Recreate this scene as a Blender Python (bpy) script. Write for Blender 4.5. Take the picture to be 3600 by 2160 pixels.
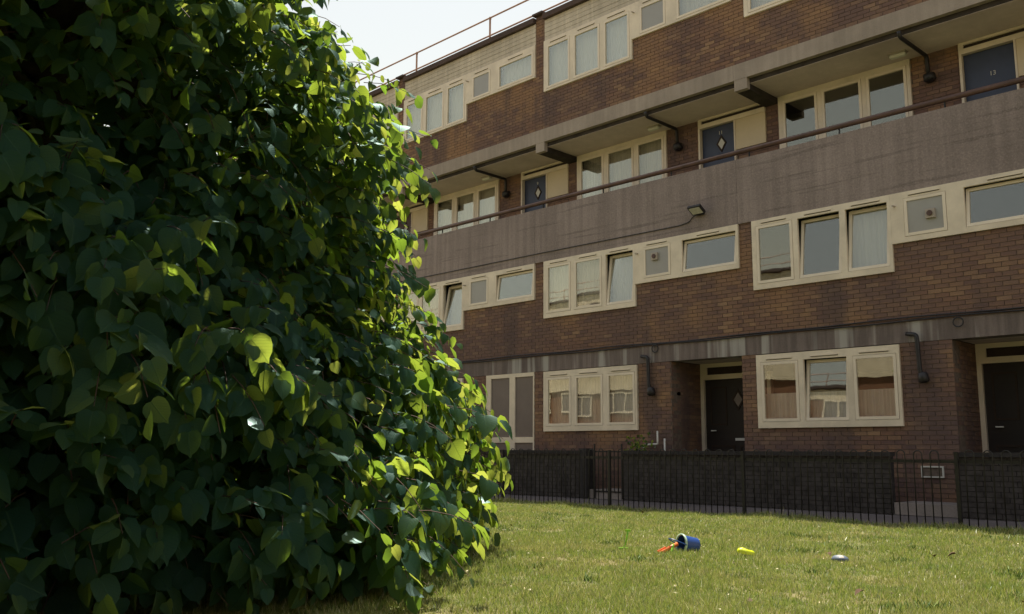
import bpy, math, random
import numpy as np
from mathutils import Matrix, Vector

for _o in list(bpy.data.objects):
    bpy.data.objects.remove(_o)
SC = bpy.context.scene
COL = SC.collection
random.seed(11)
RNG = np.random.default_rng(11)
R = math.radians

# ------------------------------------------------------------------ camera, sky, sun, exposure
EYE = Vector((0.0, 0.0, 0.9))
cam_d = bpy.data.cameras.new("camera")
cam = bpy.data.objects.new("camera", cam_d)
COL.objects.link(cam)
c_r = Vector((0.7035, 0.7106, 0.00693))
c_f = Vector((-0.7018, 0.6951, 0.15593))
c_u = c_r.cross(c_f).normalized()
cam.matrix_world = Matrix(((c_r.x, c_u.x, -c_f.x, EYE.x), (c_r.y, c_u.y, -c_f.y, EYE.y),
                           (c_r.z, c_u.z, -c_f.z, EYE.z), (0, 0, 0, 1)))
cam_d.sensor_width = 36.0
cam_d.lens = 3218.18 / 3600 * 36
cam_d.clip_start = 0.1
cam_d.clip_end = 2000
SC.camera = cam

SUN_AZ = R(-46)      # from +Y towards -X
SUN_EL = R(66)
sun_v = Vector((math.sin(SUN_AZ) * math.cos(SUN_EL), math.cos(SUN_AZ) * math.cos(SUN_EL), math.sin(SUN_EL)))
W = bpy.data.worlds.new("World")
SC.world = W
W.use_nodes = True
wn = W.node_tree
for n in list(wn.nodes):
    wn.nodes.remove(n)
wo = wn.nodes.new("ShaderNodeOutputWorld")
wb = wn.nodes.new("ShaderNodeBackground")
sky = wn.nodes.new("ShaderNodeTexSky")
sky.sky_type = 'NISHITA'
sky.sun_disc = False
sky.sun_elevation = SUN_EL
sky.sun_rotation = SUN_AZ
sky.air_density = 2.5
sky.dust_density = 0.4
sky.ozone_density = 1.0
wb.inputs[1].default_value = 0.072
hsv = wn.nodes.new("ShaderNodeHueSaturation")
hsv.inputs['Saturation'].default_value = 0.55
wn.links.new(sky.outputs[0], hsv.inputs['Color'])
wbal = wn.nodes.new("ShaderNodeMix"); wbal.data_type = 'RGBA'; wbal.blend_type = 'MULTIPLY'
wbal.inputs[0].default_value = 1.0
wn.links.new(hsv.outputs[0], wbal.inputs[6])
wbal.inputs[7].default_value = (1.045, 0.95, 0.875, 1)
wn.links.new(wbal.outputs[2], wb.inputs[0])
wn.links.new(wb.outputs[0], wo.inputs[0])

sl = bpy.data.lights.new("sun", 'SUN')
sl.energy = 5.0
sl.angle = R(0.53)
sl.color = (1.0, 0.94, 0.82)
so = bpy.data.objects.new("sun", sl)
COL.objects.link(so)
so.rotation_euler = sun_v.to_track_quat('Z', 'Y').to_euler()

vs = SC.view_settings
vs.view_transform = 'Standard'
vs.look = 'None'
vs.gamma = 1.0
vs.use_curve_mapping = False
vs.exposure = 1.02
SC.render.engine = 'CYCLES'
SC.cycles.max_bounces = 8
SC.cycles.transparent_max_bounces = 8

# ------------------------------------------------------------------ helpers
def tag(o, label=None, cat=None, group=None, kind=None):
    if label: o['label'] = label
    if cat: o['category'] = cat
    if group: o['group'] = group
    if kind: o['kind'] = kind
    return o

def empty(name, loc=(0, 0, 0), label=None, cat=None, group=None):
    o = bpy.data.objects.new(name, None)
    o.location = loc
    o.empty_display_size = 0.2
    COL.objects.link(o)
    return tag(o, label, cat, group)

def link(name, me, parent=None, kind=None):
    """link a mesh (in world coordinates) under a parent that is only translated"""
    o = bpy.data.objects.new(name, me)
    COL.objects.link(o)
    if parent is not None:
        o.parent = parent
        o.location = -off(parent)
    if kind: o['kind'] = kind
    return o

def off(p):
    v = Vector((0, 0, 0))
    while p is not None:
        v += Vector(p.location)
        p = p.parent
    return v

class MB:
    def __init__(s):
        s.v = []; s.f = []; s.m = []
    def box(s, x0, x1, y0, y1, z0, z1, m=0):
        b = len(s.v)
        s.v += [(x0, y0, z0), (x1, y0, z0), (x1, y1, z0), (x0, y1, z0), (x0, y0, z1), (x1, y0, z1), (x1, y1, z1), (x0, y1, z1)]
        for q in ((0, 3, 2, 1), (4, 5, 6, 7), (0, 1, 5, 4), (1, 2, 6, 5), (2, 3, 7, 6), (3, 0, 4, 7)):
            s.f.append(tuple(b + i for i in q)); s.m.append(m)
        return s
    def obox(s, cen, ax, ay, az, hx, hy, hz, m=0):
        b = len(s.v); cen = Vector(cen)
        for dz in (-1, 1):
            for dx, dy in ((-1, -1), (1, -1), (1, 1), (-1, 1)):
                s.v.append(tuple(cen + ax * (dx * hx) + ay * (dy * hy) + az * (dz * hz)))
        for q in ((0, 3, 2, 1), (4, 5, 6, 7), (0, 1, 5, 4), (1, 2, 6, 5), (2, 3, 7, 6), (3, 0, 4, 7)):
            s.f.append(tuple(b + i for i in q)); s.m.append(m)
        return s
    def tube(s, pts, r, n=8, m=0, caps=True):
        pts = [Vector(p) for p in pts]
        rs = r if isinstance(r, (list, tuple)) else [r] * len(pts)
        b = len(s.v)
        prev = None
        for i, p in enumerate(pts):
            if i == 0: t = pts[1] - p
            elif i == len(pts) - 1: t = p - pts[i - 1]
            else: t = (pts[i + 1] - p).normalized() + (p - pts[i - 1]).normalized()
            t.normalize()
            if prev is None:
                a = Vector((0, 0, 1)) if abs(t.z) < 0.9 else Vector((1, 0, 0))
                u = t.cross(a).normalized()
            else:
                u = (prev - t * prev.dot(t)).normalized()
            prev = u
            w = t.cross(u)
            for k in range(n):
                a = 2 * math.pi * k / n
                s.v.append(tuple(p + (u * math.cos(a) + w * math.sin(a)) * rs[i]))
        for i in range(len(pts) - 1):
            for k in range(n):
                k2 = (k + 1) % n
                s.f.append((b + i * n + k, b + i * n + k2, b + (i + 1) * n + k2, b + (i + 1) * n + k)); s.m.append(m)
        if caps:
            s.f.append(tuple(b + k for k in range(n))[::-1]); s.m.append(m)
            s.f.append(tuple(b + (len(pts) - 1) * n + k for k in range(n))); s.m.append(m)
        return s
    def poly(s, pts, m=0):
        b = len(s.v); s.v += [tuple(p) for p in pts]
        s.f.append(tuple(range(b, b + len(pts)))); s.m.append(m)
        return s
    def lathe(s, prof, cen, ax, n=20, m=0):
        ax = Vector(ax).normalized(); cen = Vector(cen)
        a = Vector((0, 0, 1)) if abs(ax.z) < 0.9 else Vector((1, 0, 0))
        u = ax.cross(a).normalized(); w = ax.cross(u)
        b = len(s.v)
        for (h, r) in prof:
            for k in range(n):
                t = 2 * math.pi * k / n
                s.v.append(tuple(cen + ax * h + (u * math.cos(t) + w * math.sin(t)) * r))
        for i in range(len(prof) - 1):
            for k in range(n):
                k2 = (k + 1) % n
                s.f.append((b + i * n + k, b + i * n + k2, b + (i + 1) * n + k2, b + (i + 1) * n + k)); s.m.append(m)
        return s
    def mesh(s, name, mats, smooth=False):
        me = bpy.data.meshes.new(name)
        me.from_pydata(s.v, [], s.f)
        for mt in (mats if isinstance(mats, (list, tuple)) else [mats]):
            me.materials.append(mt)
        if len(set(s.m)) > 1:
            me.polygons.foreach_set("material_index", s.m)
        if smooth:
            me.polygons.foreach_set("use_smooth", [True] * len(s.f))
        me.update()
        return me
    def build(s, name, mats, parent=None, smooth=False, kind=None):
        return link(name, s.mesh(name, mats, smooth), parent, kind)

def bevel(o, w=0.006):
    md = o.modifiers.new("bevel", 'BEVEL')
    md.width = w; md.segments = 1; md.limit_method = 'ANGLE'
    return o

# ------------------------------------------------------------------ materials
class NT:
    def __init__(s, name):
        s.mat = bpy.data.materials.new(name)
        s.mat.use_nodes = True
        s.t = s.mat.node_tree
        for n in list(s.t.nodes): s.t.nodes.remove(n)
        s.out = s.t.nodes.new("ShaderNodeOutputMaterial")
    def n(s, typ, ins=None, **kw):
        nd = s.t.nodes.new(typ)
        for k, v in kw.items(): setattr(nd, k, v)
        for k, v in (ins or {}).items(): s.set(nd.inputs[k], v)
        return nd
    def set(s, sock, v):
        if isinstance(v, bpy.types.NodeSocket): s.t.links.new(v, sock)
        elif isinstance(v, bpy.types.Node): s.t.links.new(v.outputs[0], sock)
        else:
            if isinstance(v, tuple) and len(v) == 3 and sock.type == 'RGBA': v = v + (1,)
            sock.default_value = v
    def pos(s, scale=(1, 1, 1), obj=False):
        g = s.n("ShaderNodeTexCoord").outputs['Object'] if obj else s.n("ShaderNodeNewGeometry").outputs['Position']
        m = s.n("ShaderNodeMapping", {'Vector': g, 'Scale': scale})
        return m.outputs[0]
    def noise(s, vec, scale, detail=4, rough=0.55):
        return s.n("ShaderNodeTexNoise", {'Vector': vec, 'Scale': scale, 'Detail': detail, 'Roughness': rough}).outputs['Fac']
    def ramp(s, fac, stops):
        r = s.n("ShaderNodeValToRGB", {'Fac': fac})
        el = r.color_ramp.elements
        while len(el) < len(stops): el.new(0.5)
        for e, (p, c) in zip(el, stops):
            e.position = p
            e.color = (c, c, c, 1) if isinstance(c, (int, float)) else tuple(c) + (1,)
        return r.outputs[0]
    def mix(s, fac, a, b, mode='MIX'):
        m = s.n("ShaderNodeMix", data_type='RGBA', blend_type=mode)
        s.set(m.inputs[0], fac); s.set(m.inputs[6], a); s.set(m.inputs[7], b)
        return m.outputs[2]
    def math(s, op, a, b=0.0, c=0.0):
        m = s.n("ShaderNodeMath", operation=op)
        s.set(m.inputs[0], a); s.set(m.inputs[1], b); s.set(m.inputs[2], c)
        return m.outputs[0]
    def bump(s, h, strength=0.3, dist=0.01):
        return s.n("ShaderNodeBump", {'Height': h, 'Strength': strength, 'Distance': dist}).outputs[0]
    def pbr(s, col, rough=0.8, normal=None, spec=0.3, metal=0.0):
        p = s.n("ShaderNodeBsdfPrincipled")
        s.set(p.inputs['Base Color'], col); s.set(p.inputs['Roughness'], rough)
        s.set(p.inputs['Specular IOR Level'], spec); s.set(p.inputs['Metallic'], metal)
        if normal is not None: s.set(p.inputs['Normal'], normal)
        s.t.links.new(p.outputs[0], s.out.inputs[0])
        return s.mat

def plain(name, col, rough=0.6, var=0.12, scale=6.0, spec=0.3, metal=0.0):
    t = NT(name)
    f = t.noise(t.pos(), scale, 5)
    g = t.noise(t.pos(), scale * 9, 3)
    c = t.mix(t.ramp(f, [(0.3, 0.0), (0.7, 1.0)]), tuple(x * (1 - var) for x in col), tuple(min(1, x * (1 + var)) for x in col))
    c = t.mix(t.math('MULTIPLY', g, var), c, (0.05, 0.045, 0.04))
    return t.pbr(c, rough, t.bump(g, 0.15, 0.003), spec, metal)

def brick_mat(name, dark=1.0):
    t = NT(name)
    isl = t.n("ShaderNodeNewGeometry").outputs['Random Per Island']
    rnd = t.n("ShaderNodeObjectInfo").outputs['Random']
    f = t.math('FRACT', t.math('ADD', isl, rnd))
    d = dark
    k = lambda r, g, b: (r * d * 1.34, g * d * 1.25, b * d * 1.24)
    c = t.ramp(f, [(0.0, k(0.095, 0.065, 0.066)), (0.25, k(0.14, 0.088, 0.074)), (0.45, k(0.185, 0.112, 0.08)),
                   (0.65, k(0.165, 0.108, 0.085)), (0.85, k(0.225, 0.145, 0.09)), (0.98, k(0.29, 0.20, 0.125))])
    c = t.mix(0.32, c, k(0.165, 0.107, 0.08))
    big = t.noise(t.pos((0.7, 0.7, 1.0)), 1.1, 4)
    c = t.mix(t.ramp(big, [(0.38, 0.6), (0.62, 0.0)]), c, k(0.11, 0.08, 0.078))
    gold = t.noise(t.pos((1.0, 1.0, 1.3), True), 0.75, 5, 0.65)
    c = t.mix(t.math('MULTIPLY', t.ramp(gold, [(0.5, 0.0), (0.62, 1.0)]), 0.55), c, k(0.27, 0.168, 0.088))
    soot = t.noise(t.pos((1.0, 1.0, 0.22)), 1.5, 4)
    c = t.mix(t.math('MULTIPLY', t.ramp(soot, [(0.52, 0.0), (0.66, 1.0)]), 0.7), c, k(0.078, 0.062, 0.066))
    fine = t.noise(t.pos(), 60, 4)
    c = t.mix(t.math('MULTIPLY', t.ramp(fine, [(0.35, 0.0), (0.75, 1.0)]), 0.45), c, k(0.08, 0.055, 0.045))
    return t.pbr(c, 0.92, t.bump(fine, 0.5, 0.004), 0.15)

def concrete(name, col, streak=0.35, speck=0.4, white=0.0, rough=0.9):
    t = NT(name)
    big = t.noise(t.pos(), 0.9, 6, 0.6)
    st = t.noise(t.pos((3.0, 3.0, 0.18)), 3.2, 5, 0.6)
    sp = t.noise(t.pos(), 42, 3, 0.7)
    c = t.mix(t.ramp(big, [(0.3, 0.0), (0.7, 1.0)]), tuple(x * 0.8 for x in col), tuple(x * 1.15 for x in col))
    c = t.mix(t.math('MULTIPLY', t.ramp(st, [(0.42, 1.0), (0.62, 0.0)]), streak), c, tuple(x * 0.45 for x in col))
    c = t.mix(t.math('MULTIPLY', t.ramp(sp, [(0.45, 0.0), (0.8, 1.0)]), speck), c, tuple(x * 0.4 for x in col))
    if white:
        w = t.noise(t.pos((1.0, 1.0, 0.05)), 3.4, 3, 0.5)
        c = t.mix(t.math('MULTIPLY', t.ramp(w, [(0.55, 0.0), (0.64, 1.0)]), white), c, (0.42, 0.40, 0.38))
    return t.pbr(c, rough, t.bump(sp, 0.5, 0.006), 0.2)

def board_concrete(name, col):
    """shuttered concrete: fine speckle, drips and faint long board marks"""
    t = NT(name)
    big = t.noise(t.pos(), 0.7, 6, 0.6)
    st = t.noise(t.pos((2.2, 2.2, 0.12)), 3.0, 5, 0.6)
    ln = t.noise(t.pos((0.35, 0.35, 9.0)), 1.6, 3, 0.5)
    sp = t.noise(t.pos(), 30, 4, 0.75)
    c = t.mix(t.ramp(big, [(0.3, 0.0), (0.7, 1.0)]), tuple(x * 0.78 for x in col), tuple(x * 1.16 for x in col))
    c = t.mix(t.math('MULTIPLY', t.ramp(st, [(0.40, 1.0), (0.6, 0.0)]), 0.38), c, tuple(x * 0.5 for x in col))
    c = t.mix(t.math('MULTIPLY', t.ramp(ln, [(0.32, 1.0), (0.40, 0.0)]), 0.45), c, tuple(x * 0.4 for x in col))
    c = t.mix(t.math('MULTIPLY', t.ramp(sp, [(0.5, 0.0), (0.72, 1.0)]), 0.35), c, tuple(min(1, x * 1.8) for x in col))
    c = t.mix(t.math('MULTIPLY', t.ramp(sp, [(0.28, 1.0), (0.46, 0.0)]), 0.45), c, tuple(x * 0.35 for x in col))
    return t.pbr(c, 0.92, t.bump(sp, 0.6, 0.008), 0.15)

def glass_mat(name, refl=0.34, tint=(0.92, 0.92, 0.84)):
    t = NT(name)
    wv = t.noise(t.pos(), 1.3, 2)
    nb = t.bump(wv, 0.05, 0.02)
    gl = t.n("ShaderNodeBsdfGlossy", {'Color': tint, 'Roughness': 0.015, 'Normal': nb})
    tr = t.n("ShaderNodeBsdfTransparent", {'Color': (0.92, 0.93, 0.92)})
    lw = t.n("ShaderNodeLayerWeight", {'Blend': 0.32})
    fac = t.math('MINIMUM', t.math('ADD', t.math('MULTIPLY', lw.outputs['Fresnel'], 0.35), refl * 0.72), 0.95)
    m = t.n("ShaderNodeMixShader", {0: fac, 1: tr, 2: gl})
    t.t.links.new(m.outputs[0], t.out.inputs[0])
    return t.mat

def curtain_mat(name, col, folds=26.0, depth=0.45):
    t = NT(name)
    f = t.noise(t.pos((1, 1, 0.03)), folds, 2, 0.5)
    g = t.noise(t.pos(), 5, 3)
    c = t.mix(t.math('MULTIPLY', t.ramp(f, [(0.35, 1.0), (0.62, 0.0)]), depth), col, tuple(x * 0.45 for x in col))
    c = t.mix(t.math('MULTIPLY', g, 0.3), c, tuple(x * 0.6 for x in col))
    return t.pbr(c, 0.95, t.bump(f, 0.4, 0.02), 0.05)

M = {}
M['brick'] = brick_mat("brick")
M['dark_brick'] = plain("dark_brick", (0.065, 0.058, 0.057), 0.9, 0.45, 7, 0.1)
M['mortar'] = plain("mortar", (0.17, 0.13, 0.108), 0.95, 0.3, 14, 0.1)
M['dark_mortar'] = plain("dark_mortar", (0.042, 0.039, 0.040), 0.95, 0.3, 14, 0.1)
M['parapet'] = board_concrete("parapet_concrete", (0.285, 0.232, 0.22))
M['beam'] = concrete("beam_concrete", (0.37, 0.31, 0.27), 0.22, 0.25)
M['lintel'] = concrete("lintel_concrete", (0.22, 0.178, 0.168), 0.55, 0.35, 0.8)
M['soffit'] = concrete("soffit_paint", (0.60, 0.50, 0.49), 0.1, 0.12)
M['shade_dark'] = plain("shade_dark_concrete", (0.055, 0.045, 0.042), 0.95, 0.35, 5, 0.1)  # dark tone with the shade under the beam put into its colour
M['frame'] = plain("window_frame_paint", (0.76, 0.66, 0.535), 0.45, 0.13, 2.5, 0.4)
M['sash'] = plain("sash_paint", (0.78, 0.68, 0.56), 0.4, 0.06, 3, 0.4)
M['fascia'] = concrete("fascia_paint", (0.60, 0.53, 0.44), 0.28, 0.12)
M['cream'] = plain("cream_panel_paint", (0.66, 0.55, 0.385), 0.6, 0.05, 2, 0.3)
M['glass'] = glass_mat("window_glass", 0.17)
M['frosted'] = plain("frosted_glass", (0.34, 0.33, 0.32), 0.25, 0.06, 1.5, 0.6)
M['dim_glass'] = plain("obscured_glass", (0.16, 0.135, 0.13), 0.22, 0.12, 1.5, 0.5)
M['net'] = curtain_mat("net_curtain", (0.76, 0.70, 0.62))
M['pale_net'] = curtain_mat("pale_net_curtain", (0.78, 0.75, 0.70), 18, 0.18)
M['lace'] = curtain_mat("lace_curtain", (0.88, 0.80, 0.72), 34, 0.4)
M['interior'] = plain("dark_interior", (0.06, 0.055, 0.05), 0.9, 0.2, 2, 0.1)
M['door_blue'] = plain("blue_grey_door_paint", (0.045, 0.060, 0.115), 0.45, 0.12, 3, 0.4)
M['door_purple'] = plain("brown_purple_door_paint", (0.085, 0.05, 0.062), 0.45, 0.12, 3, 0.4)
M['door_black'] = plain("black_door_paint", (0.022, 0.016, 0.016), 0.55, 0.15, 3, 0.4)
M['slot'] = plain("dark_timber_vent", (0.05, 0.034, 0.028), 0.8, 0.2, 8, 0.2)
M['rust_rail'] = plain("brown_rail_paint", (0.105, 0.055, 0.046), 0.5, 0.3, 5, 0.4)
M['roof_rail'] = plain("galvanised_brown_rail", (0.42, 0.25, 0.18), 0.6, 0.2, 5, 0.4)
M['coping'] = plain("roof_edge_felt", (0.085, 0.058, 0.052), 0.85, 0.25, 3, 0.2)
M['black_iron'] = plain("black_iron_paint", (0.012, 0.011, 0.012), 0.5, 0.25, 8, 0.4)
M['black_plastic'] = plain("black_pipe", (0.018, 0.016, 0.019), 0.45, 0.2, 5, 0.4)
M['white_plastic'] = plain("white_plastic", (0.62, 0.60, 0.56), 0.4, 0.08, 5, 0.4)
M['grey_plastic'] = plain("grey_beige_plastic", (0.42, 0.36, 0.31), 0.5, 0.1, 5, 0.3)
M['steel'] = plain("bright_steel", (0.75, 0.75, 0.76), 0.3, 0.05, 5, 0.6, 0.0)
M['lens'] = plain("lamp_lens", (0.5, 0.5, 0.46), 0.15, 0.1, 20, 0.6)
M['step'] = concrete("step_concrete", (0.27, 0.235, 0.22), 0.2, 0.4)
M['pavement'] = concrete("pavement_asphalt", (0.135, 0.115, 0.115), 0.0, 0.5)
M['roof'] = plain("roof_felt", (0.11, 0.10, 0.095), 0.95, 0.2, 3, 0.1)

def leaf_mat():
    t = NT("leaf")
    isl = t.n("ShaderNodeNewGeometry").outputs['Random Per Island']
    rnd = t.n("ShaderNodeObjectInfo").outputs['Random']
    f = t.math('FRACT', t.math('ADD', isl, t.math('MULTIPLY', rnd, 7.3)))
    uv = t.n("ShaderNodeUVMap").outputs[0]
    sx = t.n("ShaderNodeSeparateXYZ", {0: uv})
    ax = t.math('ABSOLUTE', t.math('SUBTRACT', sx.outputs[0], 0.5))
    wv = t.math('SINE', t.math('MULTIPLY', t.math('SUBTRACT', sx.outputs[1], t.math('MULTIPLY', ax, 0.9)), 46.0))
    side = t.ramp(wv, [(0.86, 0.0), (1.0, 1.0)])
    mid = t.ramp(ax, [(0.012, 1.0), (0.03, 0.0)])
    vein = t.math('MAXIMUM', t.math('MULTIPLY', side, 0.6), mid)
    spots = t.noise(t.pos(), 70, 3)
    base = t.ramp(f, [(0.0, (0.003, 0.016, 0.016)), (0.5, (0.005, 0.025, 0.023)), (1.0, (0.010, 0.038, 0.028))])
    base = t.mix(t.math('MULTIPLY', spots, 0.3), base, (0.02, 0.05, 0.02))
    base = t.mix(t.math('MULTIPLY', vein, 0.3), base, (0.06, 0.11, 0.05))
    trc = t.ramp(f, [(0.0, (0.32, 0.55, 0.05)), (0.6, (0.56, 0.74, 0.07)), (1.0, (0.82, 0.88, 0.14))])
    trc = t.mix(t.math('MULTIPLY', vein, 0.45), trc, (0.14, 0.24, 0.02))
    nb = t.bump(t.math('SUBTRACT', 1.0, vein), 0.25, 0.004)
    dif = t.n("ShaderNodeBsdfDiffuse", {'Color': base, 'Normal': nb})
    trn = t.n("ShaderNodeBsdfTranslucent", {'Color': trc, 'Normal': nb})
    gls = t.n("ShaderNodeBsdfGlossy", {'Color': (0.72, 0.95, 0.92), 'Roughness': 0.5, 'Normal': nb})
    lw = t.n("ShaderNodeFresnel", {'IOR': 1.42, 'Normal': nb})
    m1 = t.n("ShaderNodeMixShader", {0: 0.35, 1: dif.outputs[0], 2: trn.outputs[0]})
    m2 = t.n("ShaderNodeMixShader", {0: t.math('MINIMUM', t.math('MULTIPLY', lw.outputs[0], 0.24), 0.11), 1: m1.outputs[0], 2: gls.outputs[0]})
    t.t.links.new(m2.outputs[0], t.out.inputs[0])
    return t.mat
M['leaf'] = leaf_mat()
M['bark'] = plain("bark", (0.075, 0.055, 0.042), 0.9, 0.35, 9, 0.1)
M['twig'] = plain("twig", (0.085, 0.048, 0.036), 0.8, 0.3, 9, 0.2)

def grass_mat():
    t = NT("grass_blade")
    isl = t.n("ShaderNodeNewGeometry").outputs['Random Per Island']
    c = t.ramp(isl, [(0.0, (0.125, 0.185, 0.04)), (0.35, (0.205, 0.27, 0.06)), (0.66, (0.305, 0.34, 0.09)),
                     (0.84, (0.42, 0.37, 0.14)), (0.92, (0.56, 0.46, 0.26)), (1.0, (0.70, 0.63, 0.44))])
    dry = t.noise(t.pos(), 1.1, 5, 0.65)
    c = t.mix(t.math('MULTIPLY', t.ramp(dry, [(0.48, 0.0), (0.66, 1.0)]), 0.42), c, (0.40, 0.33, 0.16))
    lush = t.noise(t.pos(), 2.3, 4, 0.6)
    c = t.mix(t.math('MULTIPLY', t.ramp(lush, [(0.55, 0.0), (0.7, 1.0)]), 0.6), c, (0.14, 0.24, 0.05))
    dif = t.n("ShaderNodeBsdfDiffuse", {'Color': c})
    trn = t.n("ShaderNodeBsdfTranslucent", {'Color': t.mix(0.5, c, (0.28, 0.34, 0.04))})
    gls = t.n("ShaderNodeBsdfGlossy", {'Color': (1, 1, 1), 'Roughness': 0.4})
    m1 = t.n("ShaderNodeMixShader", {0: 0.35, 1: dif.outputs[0], 2: trn.outputs[0]})
    m2 = t.n("ShaderNodeMixShader", {0: 0.05, 1: m1.outputs[0], 2: gls.outputs[0]})
    t.t.links.new(m2.outputs[0], t.out.inputs[0])
    return t.mat
M['grass'] = grass_mat()

def lawn_mat():
    t = NT("lawn_soil")
    a = t.noise(t.pos(), 1.1, 5, 0.65); b = t.noise(t.pos(), 18, 5, 0.7)
    c = t.mix(t.ramp(b, [(0.35, 0.0), (0.7, 1.0)]), (0.07, 0.085, 0.03), (0.17, 0.16, 0.065))
    c = t.mix(t.math('MULTIPLY', t.ramp(a, [(0.48, 0.0), (0.66, 1.0)]), 0.7), c, (0.25, 0.19, 0.11))
    return t.pbr(c, 0.95, t.bump(b, 0.6, 0.02), 0.1)
M['lawn'] = lawn_mat()

# ------------------------------------------------------------------ projection helper (level of detail only)
def img(P):
    d = Vector(P) - EYE
    w = d.dot(c_f)
    if w <= 0.05: return None
    return 1800 + 3218.18 * d.dot(c_r) / w, 1080 - 3218.18 * d.dot(c_u) / w, w

# ------------------------------------------------------------------ bricks
PX, PZ, BL, BH = 0.225, 0.075, 0.215, 0.065
def brick_cells(a0, a1, z0, z1):
    out = []
    for j in range(int(math.floor(z0 / PZ)) - 1, int(math.ceil(z1 / PZ)) + 1):
        zb, zt = max(j * PZ, z0), min(j * PZ + BH, z1)
        if zt - zb < 0.02: continue
        sh = 0.5 * PX if j % 2 else 0.0
        for i in range(int(math.floor((a0 - sh) / PX)) - 1, int(math.ceil((a1 - sh) / PX)) + 1):
            l, r = max(i * PX + sh, a0), min(i * PX + sh + BL, a1)
            if r - l < 0.025: continue
            out.append((l, r, zb, zt, (r - l > BL - 1e-4 and zt - zb > BH - 1e-4)))
    return out

def brick_box(mb, P, l, r, zb, zt, d):
    b = len(mb.v)
    for dd in (-0.012, d):
        for (a, z) in ((l, zb), (r, zb), (r, zt), (l, zt)):
            mb.v.append(P(a, dd, z))
    for q in ((4, 5, 6, 7), (0, 1, 5, 4), (1, 2, 6, 5), (2, 3, 7, 6), (3, 0, 4, 7)):
        mb.f.append(tuple(b + i for i in q)); mb.m.append(0)

BRICKS = []   # (P, cell, wall object, material)
def brick_wall(name, parent, panels, mat, mortar, single=True):
    """panels: (P, a0, a1, z0, z1, thick); P(a, depth outwards, z) -> xyz ; mortar face sits 10 mm behind the bricks"""
    back = MB()
    for (P, a0, a1, z0, z1, th) in panels:
        p = P(a0, -0.01, z0); q = P(a1, -0.01 - th, z1)
        back.box(min(p[0], q[0]), max(p[0], q[0]), min(p[1], q[1]), max(p[1], q[1]), z0, z1)
    wall = back.build(name, mortar, parent)
    for (P, a0, a1, z0, z1, th) in panels:
        for c in brick_cells(a0, a1, z0, z1):
            BRICKS.append((P, c, wall, mat, single))
    return wall

def flush_bricks():
    cand = []
    for i, (P, c, wall, mat, single) in enumerate(BRICKS):
        if not single or not c[4]: continue
        q = P((c[0] + c[1]) / 2, 0, (c[2] + c[3]) / 2)
        s = img(q)
        if s is None or not (1350 < s[0] < 3600 and 0 < s[1] < 1580) : continue
        cand.append((s[2], i))
    cand.sort()
    chosen = set(i for _, i in cand[:300])
    stuff = {}
    shared = {}
    for i, (P, c, wall, mat, single) in enumerate(BRICKS):
        d = random.uniform(-0.002, 0.0025)
        if i in chosen:
            e = Vector(P(1, 0, 0)) - Vector(P(0, 0, 0)); n = Vector(P(0, 1, 0)) - Vector(P(0, 0, 0))
            key = (tuple(e), tuple(n), mat.name)
            if key not in shared:
                mb = MB()
                brick_box(mb, lambda a, dd, z: tuple(e * a + n * dd + Vector((0, 0, z))), -BL / 2, BL / 2, -BH / 2, BH / 2, 0.0)
                shared[key] = mb.mesh("brick", mat)
            o = bpy.data.objects.new("brick", shared[key])
            COL.objects.link(o); o.parent = wall
            o.location = Vector(P((c[0] + c[1]) / 2, d, (c[2] + c[3]) / 2)) - off(wall)
        else:
            mb = stuff.setdefault((wall.name, mat.name), [MB(), wall, mat])[0]
            brick_box(mb, P, c[0], c[1], c[2], c[3], d)
    for mb, wall, mat in stuff.values():
        mb.build("brickwork", mat, wall, kind='stuff')

# ------------------------------------------------------------------ ground, lawn, pavement
def sheet(name, x0, x1, y0, y1, z, mat, nx=1, ny=1, amp=0.0):
    xs = np.linspace(x0, x1, nx + 1); ys = np.linspace(y0, y1, ny + 1)
    v = []; f = []
    for j, y in enumerate(ys):
        for i, x in enumerate(xs):
            v.append((x, y, z + (lump(x, y) * amp if amp else 0)))
    for j in range(ny):
        for i in range(nx):
            a = j * (nx + 1) + i
            f.append((a, a + 1, a + nx + 2, a + nx + 1))
    me = bpy.data.meshes.new(name); me.from_pydata(v, [], f); me.materials.append(mat)
    if amp: me.polygons.foreach_set("use_smooth", [True] * len(f))
    o = link(name, me); o['kind'] = 'structure'
    return o

def lump(x, y):
    return (np.sin(x * 1.7 + 0.6 * y) * 0.4 + np.sin(y * 2.3 - x * 0.9 + 1.3) * 0.35 + np.sin(x * 5.1 + y * 3.7) * 0.18 + np.sin(y * 7.3 - x * 4.9) * 0.12)

YF = 11.945    # fence
YW = 14.2      # garden wall
Y0 = 15.0      # facade
sheet("ground", -500, 500, -500, 500, -0.08, plain("far_ground", (0.11, 0.11, 0.07), 0.95, 0.2, 0.3, 0.1))
sheet("lawn", -46, 24, -12.6, YF + 0.03, 0.0, M['lawn'], 280, 100, 0.028)
sheet("pavement", -46, 24, YF + 0.03, YW - 0.02, -0.02, M['pavement'])
sheet("front_garden_paving", -46, 24, YW - 0.02, 24.0, -0.012, M['step'])
sheet("far_pavement", -60, 40, -16.0, -12.6, -0.01, M['pavement'])

# ------------------------------------------------------------------ the apartment block
BW = 5.359
BAY = {k: -14.109 + (k - 2) * BW for k in range(-1, 5)}
XL, XR = BAY[-1] - 0.29, BAY[4] + BW - 0.29
YB = 16.14     # back wall of the access balcony
YR = 16.05     # door plane in the ground floor recesses
block = empty("apartment_block", (-14.0, 15.0, 0.0),
              "four storey brick apartment block with long concrete access balcony behind the lawn", "apartment building")

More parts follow.
